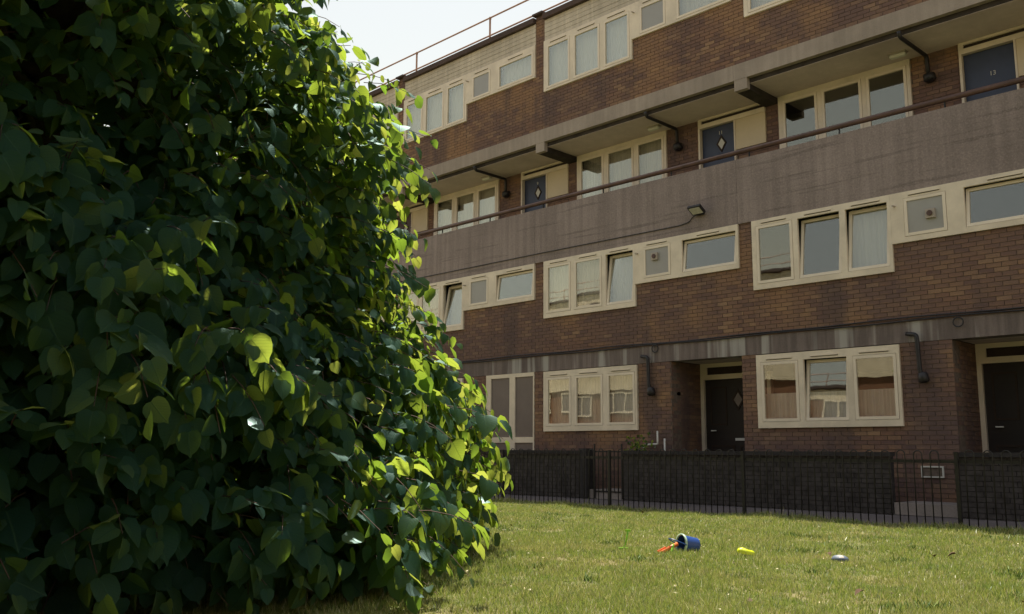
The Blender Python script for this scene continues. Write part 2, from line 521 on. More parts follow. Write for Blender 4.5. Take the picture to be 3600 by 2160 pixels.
Pf = lambda a, d, z: (a, Y0 - d, z)
Pb = lambda a, d, z: (a, YB - d, z)
for k, b in BAY.items():
    panels = [(Pf, b - 0.29, b, 8.392, 11.27, 0.3), (Pf, b, b + 2.615, 8.392, 9.283, 0.3), (Pf, b + 2.615, b + 5.069, 8.392, 9.733, 0.3)]
    brick_wall("upper_brick_wall", block, panels, M['brick'], M['mortar'])
for k, b in BAY.items():
    panels = [(Pf, b - 0.29, b, 3.034, 5.198, 0.3), (Pf, b, b + 2.615, 3.034, 3.879, 0.3), (Pf, b + 2.615, b + 5.069, 3.034, 4.343, 0.3)]
    brick_wall("middle_brick_wall", block, panels, M['brick'], M['mortar'])
for k, b in BAY.items():
    panels = [(Pf, b, b + 2.62, 0.0, 1.341, 0.3), (Pf, b + 2.62, b + 3.44, 0.0, 2.688, 0.3), (Pf, b + 5.04, b + 5.359, 0.0, 2.688, 0.3)]
    Ps = lambda a, d, z, X=b + 3.44: (X + d, a, z)
    brick_wall("ground_brick_wall", block, panels[:2] + [(Ps, Y0 + 0.012, YR - 0.02, 0.15, 2.688, 0.2)], M['brick'], M['mortar'])
    brick_wall("door_pier", block, panels[2:], M['brick'], M['mortar'])
    brick_wall("balcony_brick_wall", block, [(Pb, b + 2.65, b + 3.49, 5.8, 7.978, 0.2)], M['brick'], M['mortar'])
    brick_wall("balcony_pier", block, [(Pb, b + 4.40, b + 5.09, 5.8, 7.105, 0.2), (Pb, b + 5.09, b + 5.389, 5.8, 7.978, 0.2)], M['brick'], M['mortar'])
flush_bricks()

# concrete bands, floor slabs, roof, core
m = MB()
for k, b in BAY.items():
    m.box(b - 0.29, b + BW - 0.296, Y0 - 0.03, Y0 + 0.13, 5.202, 6.47)
m.build("balcony_parapet", M['parapet'], block)
m = MB()
for k, b in BAY.items():
    m.box(b - 0.29, b + BW - 0.294, Y0 - 0.022, Y0 + 0.088, 8.07, 8.388)
m.build("edge_beam", M['beam'], block)
m = MB()
m.box(XL, XR, Y0 - 0.008, Y0 + 0.3, 2.692, 3.03)
m.build("lintel_band", M['lintel'], block)
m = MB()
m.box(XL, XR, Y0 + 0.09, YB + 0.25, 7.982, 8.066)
m.build("soffit_edge", M['shade_dark'], block)  # set back below the beam, its shade painted as a dark colour
m = MB()
m.box(XL, XR, Y0 + 0.098, YB - 0.002, 7.974, 7.98)
m.build("balcony_soffit", M['soffit'], block)
m = MB()
m.box(XL, XR, Y0 + 0.135, YB + 0.25, 5.60, 5.78)
m.build("balcony_floor", M['step'], block)
for k, b in BAY.items():
    m = MB(); m.box(b + 3.44, b + 5.04, Y0 + 0.302, YR + 0.3, 2.700, 2.80); m.build("recess_ceiling", M['soffit'], block)
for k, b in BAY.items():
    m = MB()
    m.box(b - 0.278, b - 0.002, Y0 + 0.092, YB - 0.004, 7.85, 7.972, 0)  # shaded flanks and underside darkened by colour, front end left pale
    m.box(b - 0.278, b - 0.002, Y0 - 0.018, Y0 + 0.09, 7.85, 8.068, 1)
    m.build("beam_bracket", [M['shade_dark'], M['beam']], block)
m = MB()
m.box(XL, XR, YR + 0.62, 24.0, -0.01, 2.4); m.box(XL, XR, Y0 + 1.2, 24.0, 2.82, 5.58); m.box(XL, XR, YB + 1.0, 24.0, 5.8, 7.95)
m.box(XL, XR, Y0 + 1.2, 24.0, 8.4, 11.0)
m.box(XL, XR, Y0 + 0.32, 24.0, 2.81, 2.815); m.box(XL, XR, Y0 + 0.32, 24.0, 8.07, 8.39)
for k, b in BAY.items():
    m.box(b - 0.2, b - 0.1, Y0 + 0.32, Y0 + 1.2, 3.0, 5.2); m.box(b - 0.2, b - 0.1, Y0 + 0.32, Y0 + 1.2, 8.4, 11.0)
m.build("interior_core", M['interior'], block)
m = MB()
m.box(XL - 0.05, XR + 0.05, Y0 + 0.25, 24.2, 11.0, 11.16)
m.build("flat_roof", M['roof'], block)
for k, b in BAY.items():
    m = MB(); m.box(b + 0.004, b + BW - 0.294, Y0 - 0.10, Y0 + 0.245, 11.105, 11.235)
    m.build("roof_coping", M['coping'], block)
    m = MB(); m.box(b - 0.33, b + 0.0, Y0 - 0.11, Y0 + 0.25, 11.272, 11.32)
    m.build("pier_cap", M['coping'], block)
# cream fascia boards above the top windows
brd = MB(); h = (11.10 - 10.556) / 5
brd.box(0, 5.062, -0.014, 0.1, 0.004, h - 0.004)
brd_me = brd.mesh("fascia_board", M['fascia'])
for k, b in BAY.items():
    for j in range(5):
        o = bpy.data.objects.new("fascia_board", brd_me); COL.objects.link(o); o.parent = block
        o.location = Vector((b + 0.003, Y0 + random.uniform(-0.003, 0.003), 10.556 + j * h)) - off(block)
    m = MB(); m.box(b + 0.003, b + 5.065, Y0 + 0.11, Y0 + 0.24, 10.556, 11.1); m.build("fascia_backing", M['shade_dark'], block)

# ------------------------------------------------------------------ windows
def window(name, b, Y, outline, lights, label=None, trickle=True, fproud=0.045, nets=None):
    """outline: list of frame rects (x0,x1,z0,z1) relative; lights: dict(x0,x1,z0,z1,tilt,net,fan)"""
    fr = MB()
    yf, yb = Y - fproud, Y + 0.004
    for (x0, x1, z0, z1) in outline:
        ls = [l for l in lights if l['x0'] >= x0 and l['x1'] <= x1]
        xs = x0
        zb = min(l['z0'] for l in ls); zt = max(l['z1'] for l in ls)
        fr.box(b + x0, b + x1, yf, yb, z0, zb)
        fr.box(b + x0, b + x1, yf, yb, zt, z1)
        for l in ls:
            fr.box(b + xs, b + l['x0'], yf, yb, zb, zt)
            if l['z0'] > zb: fr.box(b + l['x0'], b + l['x1'], yf, yb, zb, l['z0'])
            if l['z1'] < zt: fr.box(b + l['x0'], b + l['x1'], yf, yb, l['z1'], zt)
            xs = l['x1']
        fr.box(b + xs, b + x1, yf, yb, zb, zt)
    w = fr.build(name, M['frame'], block)
    if label: w['label'] = label
    for l in lights:
        x0, x1, z0, z1 = b + l['x0'] + 0.006, b + l['x1'] - 0.006, l['z0'] + 0.006, l['z1'] - 0.006
        s = l.get('sw', 0.05)
        ysh = Y - fproud - 0.006
        t = l.get('tilt', 0.0)
        # sash modelled about its bottom edge so that it can tip inwards
        sm = MB()
        W_, H_ = x1 - x0, z1 - z0
        sm.box(0, W_, 0, 0.05, 0, s); sm.box(0, W_, 0, 0.05, H_ - s, H_)
        sm.box(0, s, 0, 0.05, s, H_ - s); sm.box(W_ - s, W_, 0, 0.05, s, H_ - s)
        so_ = bpy.data.objects.new("sash", sm.mesh("sash", M['sash'])); COL.objects.link(so_); so_.parent = w
        pm = MB(); pm.box(s - 0.004, W_ - s + 0.004, 0.020, 0.026, s - 0.004, H_ - s + 0.004)
        po = bpy.data.objects.new("pane", pm.mesh("pane", l.get('glass', M['glass']))); COL.objects.link(po); po.parent = w
        for o in (so_, po):
            o.location = Vector((x0, ysh + (0.012 if t else 0), z0)) - off(w)
            o.rotation_euler = (-t + (random.uniform(-0.003, 0.003) if o is po else 0), 0, 0)
        if l.get('net'):
            cm = MB(); yc = Y + l.get('cy', 0.13); n = 40
            c0, c1 = b + l['x0'] - 0.03, b + l['x1'] + 0.03
            zt_ = l.get('ntop', l['z1'] + 0.03)
            for i in range(n + 1):
                x = c0 + (c1 - c0) * i / n
                y = yc + 0.012 * math.sin(i * 1.9) + 0.008 * math.sin(i * 0.7 + 2)
                cm.v += [(x, y, l['z0'] - 0.03), (x, y, zt_)]
            for i in range(n):
                cm.f.append((2 * i, 2 * i + 2, 2 * i + 3, 2 * i + 1)); cm.m.append(0)
            cm.build("curtain", M[l['net']], w, smooth=True)
        if l.get('fan'):
            fm = MB(); fx, fz = b + l['x0'] + l['fan'][0], l['z0'] + l['fan'][1]
            fm.box(fx - 0.075, fx + 0.075, ysh - 0.035, ysh + 0.018, fz - 0.075, fz + 0.075)
            fm.lathe([(0.0, 0.045), (0.02, 0.045), (0.02, 0.0)], (fx, ysh - 0.037, fz), (0, -1, 0), 14, 1)
            fm.build("extractor_fan", [M['grey_plastic'], M['rust_rail']], w)
        if l.get('vent', trickle):
            vm = MB(); mid = (x0 + x1) / 2; hw = min(0.25, (x1 - x0) * 0.42)
            zv = l['z1'] + 0.045
            vm.box(mid - hw, mid + hw, Y - fproud - 0.016, Y - fproud - 0.001, zv, zv + 0.022)
            vm.box(mid - hw, mid + hw, Y - fproud - 0.008, Y - fproud - 0.001, zv - 0.012, zv - 0.004, 1)
            vm.build("trickle_vent", [M['sash'], M['slot']], w)
    return w

def five_lights(z_low, z_mid, z_top, st):
    xs = [(0.09, 0.83), (0.93, 1.72), (1.83, 2.56)]
    L = []
    for i, (a, c) in enumerate(xs): L.append(dict(x0=a, x1=c, z0=z_low, z1=z_top, **st[i]))
    L.append(dict(x0=2.835, x1=3.515, z0=z_mid, z1=z_top, glass=M['frosted'], **st[3]))
    L.append(dict(x0=3.79, x1=5.015, z0=z_mid, z1=z_top, **st[4]))
    return L
T = R(7.5)
N, PN = dict(net='net'), dict(net='pale_net')
for k, b in BAY.items():
    top = five_lights(9.335, 9.785, 10.42, [PN, PN, PN, PN, PN])
    window("window", b, Y0, [(0.0, 2.615, 9.287, 10.552), (2.617, 5.066, 9.737, 10.552)], top)
    st = {3: [dict(net=None), dict(tilt=T), dict(tilt=T, net='pale_net', cy=0.22), dict(fan=(0.43, 0.32), net='pale_net', vent=True), dict(tilt=T)],
          2: [dict(net='net'), dict(net='net'), dict(tilt=T, net='pale_net', cy=0.22), dict(fan=(0.3, 0.42), net='pale_net'), dict(tilt=T)],
          1: [dict(net='net'), dict(net='net'), dict(tilt=R(10), net='pale_net', cy=0.25), dict(net='pale_net'), dict(tilt=R(6.5))]}.get(k, [N, N, N, PN, PN])
    mid = five_lights(3.985, 4.435, 5.085, st)
    window("window", b, Y0, [(0.0, 2.615, 3.883, 5.198), (2.617, 5.066, 4.347, 5.198)], mid)
    gl = [dict(x0=0.09, x1=0.83, z0=1.455, z1=2.535), dict(x0=0.93, x1=1.72, z0=1.455, z1=2.535), dict(x0=1.83, x1=2.57, z0=1.455, z1=2.535)]
    if k == 3:
        for l in gl: l['net'] = 'lace'; l['ntop'] = 1.97
        gl[1]['tilt'] = R(6.0); gl[1]['cy'] = 0.22
    else:
        for l in gl: l['net'] = 'lace'
    window("window", b, Y0, [(0.0, 2.62, 1.345, 2.672)], gl)
    bl = [dict(x0=0.12, x1=0.86, z0=6.15, z1=7.86, vent=False), dict(x0=0.95, x1=1.745, z0=6.15, z1=7.86, vent=False), dict(x0=1.83, x1=2.585, z0=6.15, z1=7.86, vent=False)]
    if k != 3:
        for l in bl: l['net'] = 'net'
    window("balcony_window", b, YB, [(0.03, 2.65, 6.05, 7.97)], bl)
    # overflow pipes
    for zz in (4.98, 10.33):
        m = MB(); m.tube([(b + 2.69, Y0 - 0.04, zz), (b + 2.69, Y0 - 0.13, zz - 0.01)], 0.016, 8)
        m.build("overflow_pipe", M['grey_plastic'], block)

# ------------------------------------------------------------------ doors
def text_mesh(body, size, mat, loc, parent):
    cu = bpy.data.curves.new("number", 'FONT'); cu.body = body; cu.size = size; cu.extrude = 0.002
    cu.align_x = 'CENTER'; cu.align_y = 'CENTER'
    to = bpy.data.objects.new("tmp", cu); COL.objects.link(to)
    bpy.context.view_layer.update()
    me = bpy.data.meshes.new_from_object(to.evaluated_get(bpy.context.evaluated_depsgraph_get()))
    bpy.data.objects.remove(to)
    me.materials.clear(); me.materials.append(mat)
    o = bpy.data.objects.new("door_number", me); COL.objects.link(o); o.parent = parent
    o.location = Vector(loc) - off(parent); o.rotation_euler = (R(90), 0, 0)
    return o

def diamond(cx, cz, Y, parent, w=0.085, h=0.13, torn=False):
    m = MB()
    def dia(s): return [(cx, cz + h * s), (cx + w * s, cz), (cx, cz - h * s), (cx - w * s, cz)]
    o_, i_ = dia(1.45), dia(1.0)
    for a in range(4):
        c = (a + 1) % 4
        for (y0_, y1_) in ((Y - 0.014, Y - 0.014),):
            m.poly([(o_[a][0], y0_, o_[a][1]), (o_[c][0], y0_, o_[c][1]), (i_[c][0], y0_, i_[c][1]), (i_[a][0], y0_, i_[a][1])])
        m.poly([(o_[a][0], Y - 0.014, o_[a][1]), (o_[c][0], Y - 0.014, o_[c][1]), (o_[c][0], Y, o_[c][1]), (o_[a][0], Y, o_[a][1])])
        m.poly([(i_[a][0], Y - 0.014, i_[a][1]), (i_[c][0], Y - 0.014, i_[c][1]), (i_[c][0], Y, i_[c][1]), (i_[a][0], Y, i_[a][1])])
    m.build("diamond_trim", M['slot'], parent)
    g = MB(); g.poly([(x, Y - 0.004, z) for x, z in i_])
    g.build("diamond_pane", M['white_plastic'] if not torn else M['dim_glass'], parent)

nums = {1: "9", 2: "11", 3: "13"}
for k, b in BAY.items():
    # balcony door with cream side panel
    f = MB()
    f.box(b + 3.493, b + 5.088, YB - 0.05, YB + 0.05, 7.925, 7.972)
    f.box(b + 3.493, b + 3.575, YB - 0.05, YB + 0.05, 7.762, 7.925)
    f.box(b + 3.575, b + 5.088, YB - 0.05, YB + 0.05, 7.762, 7.855)
    f.box(b + 3.493, b + 3.535, YB - 0.05, YB + 0.05, 5.8, 7.762)
    f.box(b + 4.365, b + 4.395, YB - 0.05, YB + 0.05, 5.8, 7.762)
    df = f.build("door_frame", M['frame'], block)
    s_ = MB(); s_.box(b + 3.575, b + 5.088, YB - 0.01, YB + 0.03, 7.856, 7.924); s_.build("transom_vent", M['slot'], df)
    s_ = MB(); s_.box(b + 4.397, b + 5.086, YB - 0.035, YB + 0.05, 7.108, 7.760); s_.build("side_panel", M['cream'], df)
    d = MB(); d.box(b + 3.537, b + 4.363, YB + 0.06, YB + 0.10, 5.8, 7.76)
    dm = M['door_purple'] if k == 0 else M['door_blue']
    do = d.build("front_door", dm, block)
    if k == 0: do['label'] = "brown purple front door with white diamond pane"
    if k in nums:
        do['label'] = {1: "blue grey front door numbered 9 with diamond pane", 2: "blue grey front door numbered 11 with diamond pane",
                       3: "plain blue grey front door numbered 13"}[k]
        text_mesh(nums[k], 0.11, M['white_plastic'], (b + 3.985, YB + 0.055, 7.60 if k < 3 else 7.32), do)
    if k != 3: diamond(b + 4.0, 7.36, YB + 0.06, do)
    # ground floor
    if k == 1:
        f = MB(); y0_, y1_ = Y0 - 0.01, Y0 + 0.06
        f.box(b + 3.443, b + 5.037, y0_, y1_, 2.60, 2.688)
        f.box(b + 3.443, b + 3.61, y0_, y1_, 0.15, 2.60); f.box(b + 4.24, b + 4.42, y0_, y1_, 0.15, 2.60); f.box(b + 5.0, b + 5.037, y0_, y1_, 0.15, 2.60)
        f.box(b + 3.61, b + 4.24, y0_, y1_, 1.10, 1.225); f.box(b + 4.42, b + 5.0, y0_, y1_, 1.10, 1.225)
        f.box(b + 3.61, b + 4.24, y0_, y1_, 0.15, 0.3); f.box(b + 4.42, b + 5.0, y0_, y1_, 0.15, 0.3)
        gs = f.build("glazed_porch_screen", M['frame'], block)
        for (xa, xb) in ((3.61, 4.24), (4.42, 5.0)):
            for (za, zb_) in ((0.3, 1.10), (1.225, 2.60)):
                p_ = MB(); p_.box(b + xa - 0.002, b + xb + 0.002, Y0 + 0.02, Y0 + 0.03, za, zb_); p_.build("pane", M['dim_glass'], gs)
        p_ = MB(); p_.tube([(b + 4.26, Y0 - 0.05, 1.42), (b + 4.14, Y0 - 0.05, 1.425)], 0.012, 6); p_.build("handle", M['steel'], gs)
    else:
        f = MB(); y0_, y1_ = YR - 0.04, YR + 0.06
        f.box(b + 3.443, b + 5.037, y0_, y1_, 2.62, 2.698); f.box(b + 3.443, b + 5.037, y0_, y1_, 2.37, 2.47)
        f.box(b + 3.443, b + 3.60, y0_, y1_, 2.47, 2.62)
        f.box(b + 3.443, b + 3.52, y0_, y1_, 0.17, 2.37); f.box(b + 4.96, b + 5.037, y0_, y1_, 0.17, 2.37)
        df = f.build("door_frame", M['sash'], block)
        s_ = MB(); s_.box(b + 3.60, b + 5.037, YR - 0.005, YR + 0.03, 2.472, 2.618); s_.build("transom_vent", M['slot'], df)
        d = MB(); d.box(b + 3.522, b + 4.958, YR + 0.02, YR + 0.06, 0.17, 2.368)
        do = d.build("front_door", M['door_black'], block)
        diamond(b + 4.28, 1.95, YR + 0.02, do, 0.1, 0.15, torn=True)
        for (xa, xb, za, zb_) in ((3.64, 4.18, 0.35, 1.05), (4.30, 4.84, 0.35, 1.05), (3.64, 4.02, 1.45, 2.22), (4.52, 4.84, 1.45, 2.22)):
            pn = MB()
            for q in ((xa, xb, za, za + 0.03), (xa, xb, zb_ - 0.03, zb_), (xa, xa + 0.03, za + 0.03, zb_ - 0.03), (xb - 0.03, xb, za + 0.03, zb_ - 0.03)):
                pn.box(b + q[0], b + q[1], YR + 0.006, YR + 0.019, q[2], q[3])
            pn.build("moulding", M['slot'], do)
        hm = MB(); hm.tube([(b + 3.66, YR - 0.02, 1.34), (b + 3.78, YR - 0.02, 1.34)], 0.013, 6); hm.build("handle", M['steel'], do)
        lm = MB(); lm.box(b + 4.2, b + 4.46, YR, YR + 0.018, 1.14, 1.19); lm.build("letterbox", M['steel'], do)
    stp = MB(); stp.box(b + 3.443, b + 5.037, Y0 - 0.02, YR + 0.3, -0.01, 0.165)
    stp.build("doorstep", M['step'], block)

# ------------------------------------------------------------------ pipes
def arc(pts, r=0.08, n=4):
    out = [Vector(pts[0])]
    for i in range(1, len(pts) - 1):
        p, a, c = Vector(pts[i]), Vector(pts[i - 1]), Vector(pts[i + 1])
        d1 = (a - p).normalized() * r; d2 = (c - p).normalized() * r
        for j in range(n + 1):
            t = j / n
            out.append((p + d1) * (1 - t) ** 2 + p * 2 * t * (1 - t) + (p + d2) * t ** 2)
    out.append(Vector(pts[-1]))
    return out
for k, b in BAY.items():
    m = MB()
    m.tube(arc([(b + 2.93, Y0 - 0.02, 8.02), (b + 2.93, Y0 + 0.02, 7.92), (b + 2.97, YB - 0.09, 7.90), (b + 2.985, YB - 0.09, 7.52)], 0.06), 0.036, 10)
    m.lathe([(0.0, 0.05), (0.02, 0.10), (0.12, 0.105), (0.16, 0.06), (0.16, 0)], (b + 3.0, YB - 0.11, 7.56), (0.1, 0, -1), 14)
    m.build("balcony_drain_pipe", M['black_plastic'], block, smooth=True)
    if k != 1:
        m = MB()
        m.tube(arc([(b + 2.76, Y0 - 0.06, 2.83), (b + 2.93, Y0 - 0.08, 2.80), (b + 2.95, Y0 - 0.08, 2.2), (b + 2.99, Y0 - 0.07, 2.08)], 0.06), 0.036, 10)
        m.lathe([(-0.02, 0.04), (0.0, 0.075), (0.12, 0.085), (0.15, 0.05), (0.15, 0)], (b + 2.99, Y0 - 0.08, 2.17), (0.12, 0, -1), 14)
        m.build("drain_pipe", M['black_plastic'], block, smooth=True)
b = BAY[1]
m = MB(); m.lathe([(0, 0.09), (0.04, 0.11), (0.10, 0.09), (0.12, 0.0)], (b + 2.97, Y0, 2.27), (0, -1, 0), 16)
m.build("wall_vent_cowl", M['black_plastic'], block, smooth=True)
# white waste pipes by the door of the middle bay
m = MB()
m.tube(arc([(-10.97, Y0 - 0.08, 1.32), (-10.97, Y0 - 0.08, 1.06), (-11.30, Y0 - 0.08, 1.05), (-11.34, Y0 - 0.08, 0.7)], 0.03), 0.018, 8)
m.tube([(-10.80, Y0 - 0.08, 0.3), (-10.80, Y0 - 0.08, 1.17)], 0.018, 8)
m.build("waste_pipe", M['white_plastic'], block, smooth=True)
# white framed air grille on the right pier
m = MB(); x0, x1, z0, z1 = -5.90, -5.555, 0.535, 0.715
m.box(x0, x1, Y0 - 0.03, Y0, z0, z0 + 0.022); m.box(x0, x1, Y0 - 0.03, Y0, z1 - 0.022, z1)
m.box(x0, x0 + 0.022, Y0 - 0.03, Y0, z0 + 0.022, z1 - 0.022); m.box(x1 - 0.022, x1, Y0 - 0.03, Y0, z0 + 0.022, z1 - 0.022)
vg = m.build("air_grille", M['white_plastic'], block)
m = MB(); m.box(x0 + 0.02, x1 - 0.02, Y0 - 0.012, Y0 - 0.004, z0 + 0.02, z1 - 0.02); m.build("mesh_panel", M['mortar'], vg)

# ------------------------------------------------------------------ things fixed to or leaning on the block
hr = empty("balcony_handrail", (-14, 15.1, 6.47), "long brown tubular handrail along the top of the balcony parapet", "handrail")
m = MB(); m.tube([(XL, 15.1, 6.655), (XR, 15.1, 6.655)], 0.048, 12); m.build("rail", M['rust_rail'], hr, smooth=True)
pm = MB(); pm.tube([(0, 0, 0), (0, 0, 0.15)], 0.016, 8); pm_me = pm.mesh("post", M['black_iron'])
x = -16.06 - 1.81 * 8
while x < XR:
    o = bpy.data.objects.new("post", pm_me); COL.objects.link(o); o.parent = hr
    o.location = Vector((x, 15.1, 6.47)) - off(hr); x += 1.81

rg = empty("roof_guard_rail", (-14, 15.3, 11.3), "thin two bar guard rail on posts along the flat roof edge", "railing")
for zz in (12.04, 11.55):
    m = MB(); m.tube([(XL, 15.28, zz), (XR, 15.28, zz)], 0.022, 8); m.build("rail", M['roof_rail'], rg, smooth=True)
pm = MB(); pm.tube([(0, 0, 0), (0, 0, 0.9)], 0.026, 8); pm.lathe([(0, 0.0), (0, 0.035), (0.04, 0.035), (0.04, 0)], (0, 0, 0.84), (0, 0, 1), 8)
pm_me = pm.mesh("post", M['roof_rail'])
x = -19.45 - 3.0 * 5
while x < XR:
    o = bpy.data.objects.new("post", pm_me); COL.objects.link(o); o.parent = rg
    o.location = Vector((x, 15.28, 11.16)) - off(rg); x += 3.02

fl = empty("floodlight", (-9.85, 14.9, 5.58), "small black floodlight sticking out below the balcony parapet above a wide window", "floodlight")
ax = Vector((1, 0, 0)); ay = Vector((0, -math.cos(R(30)), math.sin(R(30)))); az = ax.cross(ay) * -1
m = MB(); cpt = Vector((-9.85, 14.80, 5.60))
m.obox(cpt, ax, ay, az, 0.15, 0.115, 0.03); m.obox(cpt + az * 0.04, ax, ay, az, 0.09, 0.07, 0.02)
fb = m.build("housing", M['black_plastic'], fl); bevel(fb, 0.008)
m = MB(); m.obox(cpt - az * 0.031, ax, ay, az, 0.12, 0.085, 0.003); m.build("lens", M['lens'], fl)
m = MB(); m.box(-9.93, -9.77, 14.90, 14.968, 5.52, 5.60); m.build("bracket", M['black_plastic'], fl)

cb = MB()
cb.tube(arc([(XL, 14.955, 5.40), (-14.2, 14.955, 5.41), (-10.35, 14.955, 5.395), (-10.12, 14.955, 5.43), (-10.05, 14.955, 5.52), (-9.9, 14.94, 5.55)], 0.06), 0.010, 6)
tag(cb.build("floodlight_cable", M['black_plastic']), "thin black cable running left from the floodlight along the parapet foot", "cable")
cc = MB()
for dz, ph in ((0.0, 0.0), (0.045, 1.4)):
    pts = [(x_, 14.965 - 0.01 * dz, 3.045 + dz + 0.010 * math.sin(x_ * 2.1 + ph) - (0.02 if dz else 0) * max(0, math.sin(x_ * 0.59 + 1.0))) for x_ in np.arange(XL, XR, 0.25)]
    cc.tube(pts, 0.012, 6)
for xr, zr in ((-5.18, 2.95), (-11.02, 2.965)):
    cc.tube([(xr + 0.075 * math.cos(a), 14.955, zr + 0.075 * math.sin(a)) for a in np.linspace(0.4, 2 * math.pi + 0.6, 20)], 0.011, 6)
tag(cc.build("wall_cables", M['black_plastic']), "pair of sagging black cables with coiled loops above the ground floor lintel", "cable")

for k in (0, 1, 2, 3):
    b = BAY[k]
    o = empty("bulkhead_light", (b + 2.6, 15.72, 7.93),
              {0: "pale ceiling light over the balcony, partly behind the leaves", 1: "pale ceiling light over the balcony left of door nine",
               2: "pale ceiling light over the balcony left of door eleven", 3: "pale ceiling light over the balcony left of door thirteen"}[k],
              "ceiling light", "ceiling lights under the balcony soffit")
    m = MB(); m.box(b + 2.44, b + 2.76, 15.66, 15.80, 7.955, 7.972); m.build("base_plate", M['grey_plastic'], o)
    m = MB(); m.box(b + 2.455, b + 2.745, 15.67, 15.79, 7.89, 7.954); bevel(m.build("diffuser", M['white_plastic'], o), 0.02)

g0 = BAY[1] + 2.66
gt = empty("security_gate", (g0 + 0.3, 14.93, 0.0), "dark barred security gate folded back against the wall beside the glazed porch", "gate")
m = MB()
for xx in (0.0, 0.52): m.box(g0 + xx, g0 + xx + 0.05, 14.90, 14.94, 0.1, 2.12)
for zz in (0.1, 2.07): m.box(g0 + 0.05, g0 + 0.52, 14.90, 14.94, zz, zz + 0.05)
m.build("gate_frame", M['black_iron'], gt)
for i in range(3):
    m = MB(); m.box(g0 + 0.17 + i * 0.12, g0 + 0.185 + i * 0.12, 14.912, 14.928, 0.15, 2.07); m.build("bar", M['black_iron'], gt)
for i in range(7):
    m = MB(); m.box(g0 + 0.05, g0 + 0.52, 14.905, 14.911, 0.4 + i * 0.25, 0.415 + i * 0.25); m.build("cross_bar", M['black_iron'], gt)

# ------------------------------------------------------------------ garden walls
Pw = lambda a, d, z: (a, YW - d, z)
gw = [(-30.0, -12.36, "dark brick garden wall left of the gap with the thin gate posts, running behind the tree"),
      (-11.27, -6.05, "dark brick garden wall in the middle, between the two gaps behind the fence"),
      (-5.07, 2.2, "dark brick garden wall at the right edge, right of the white framed grille")]
BRICKS.clear()
for (a0, a1, lab) in gw:
    g = empty("garden_wall", ((a0 + a1) / 2, YW, 0), lab, "garden wall", "low dark brick garden walls behind the railings")
    brick_wall("wall", g, [(Pw, a0, a1, 0.0, 0.86, 0.10)], M['dark_brick'], M['dark_mortar'], single=False)
    m = MB(); x = a0 - 0.02
    while x < a1 - 0.05:
        e = min(x + 0.45, a1 + 0.02)
        m.box(x, e - 0.006, YW - 0.035, YW + 0.14, 0.862, 0.93 + random.uniform(-0.003, 0.003)); x = e
    m.build("coping", M['dark_mortar'], g)
flush_bricks()
m = MB(); m.box(-12.356, -12.16, YW - 0.06, YW + 0.16, -0.01, 0.97)
tag(m.build("gate_pier", M['dark_mortar']), "black square pier at the left side of the garden wall gap", "pier")
for (xa, xb) in ((-12.15, -11.28), (-6.04, -5.08)):
    m = MB(); m.box(xa, xb, YW + 0.02, Y0 - 0.03, -0.01, 0.165)
    o = m.build("path_slab", M['step']); o['kind'] = 'structure'
mg = empty("garden_gate", (-11.6, YW, 0), "narrow black metal gate with two tall posts in the left garden wall gap", "gate")
for xx in (-11.99, -11.30):
    m = MB(); m.box(xx - 0.012, xx + 0.012, YW - 0.012, YW + 0.012, 0, 1.06); m.build("post", M['black_iron'], mg)
for i in range(6):
    m = MB(); xx = -11.89 + i * 0.1; m.box(xx - 0.006, xx + 0.006, YW - 0.006, YW + 0.006, 0.12, 0.93); m.build("bar", M['black_iron'], mg)
for zz in (0.12, 0.90):
    m = MB(); m.box(-11.978, -11.312, YW + 0.007, YW + 0.02, zz, zz + 0.025); m.build("gate_rail", M['black_iron'], mg)
m = MB(); m.tube([(-11.56, 14.9, 0.46), (-11.45, 14.9, 0.44), (-11.27, 14.88, 0.39)], 0.017, 8)
tag(m.build("plastic_pipe", M['white_plastic'], smooth=True), "short white plastic pipe sloping behind the left garden wall gap", "pipe")

# ------------------------------------------------------------------ bow top fence
fe = empty("bow_top_fence", (-8, YF, 0), "low black bow top metal fence along the far edge of the lawn", "fence")
PIT = 0.1042; rr = PIT / 2
hm = MB()
hm.tube([(-rr, 0, -0.05), (-rr, 0, 0.895)] + [(-rr * math.cos(a), 0, 0.895 + rr * math.sin(a)) for a in np.linspace(0.25, math.pi - 0.25, 7)] + [(rr, 0, 0.895), (rr, 0, -0.05)], 0.0075, 6)
hoop_me = hm.mesh("hoop", M['black_iron'], True)
posts = [-27.4, -24.9, -22.4, -19.9, -17.4, -14.85, -12.3, -9.77, -7.26, -4.27, -1.6, 0.95]
x = -26.0
while x < 2.3:
    if min(abs(x - p) for p in posts) > 0.062:
        o = bpy.data.objects.new("hoop", hoop_me); COL.objects.link(o); o.parent = fe
        o.location = Vector((x, YF + random.uniform(-0.002, 0.002), random.uniform(-0.004, 0.004))) - off(fe)
        o.rotation_euler = (random.uniform(-0.006, 0.006), random.uniform(-0.006, 0.006), 0)
    x += 2 * PIT
m = MB(); m.box(-27, 2.3, YF + 0.009, YF + 0.017, 0.79, 0.83); m.build("top_rail", M['black_iron'], fe)
pm = MB(); pm.box(-0.022, 0.022, -0.022, 0.022, -0.05, 0.93); pm_me = pm.mesh("post", M['black_iron'])
for p in posts:
    o = bpy.data.objects.new("post", pm_me); COL.objects.link(o); o.parent = fe
    o.location = Vector((p, YF, 0)) - off(fe)

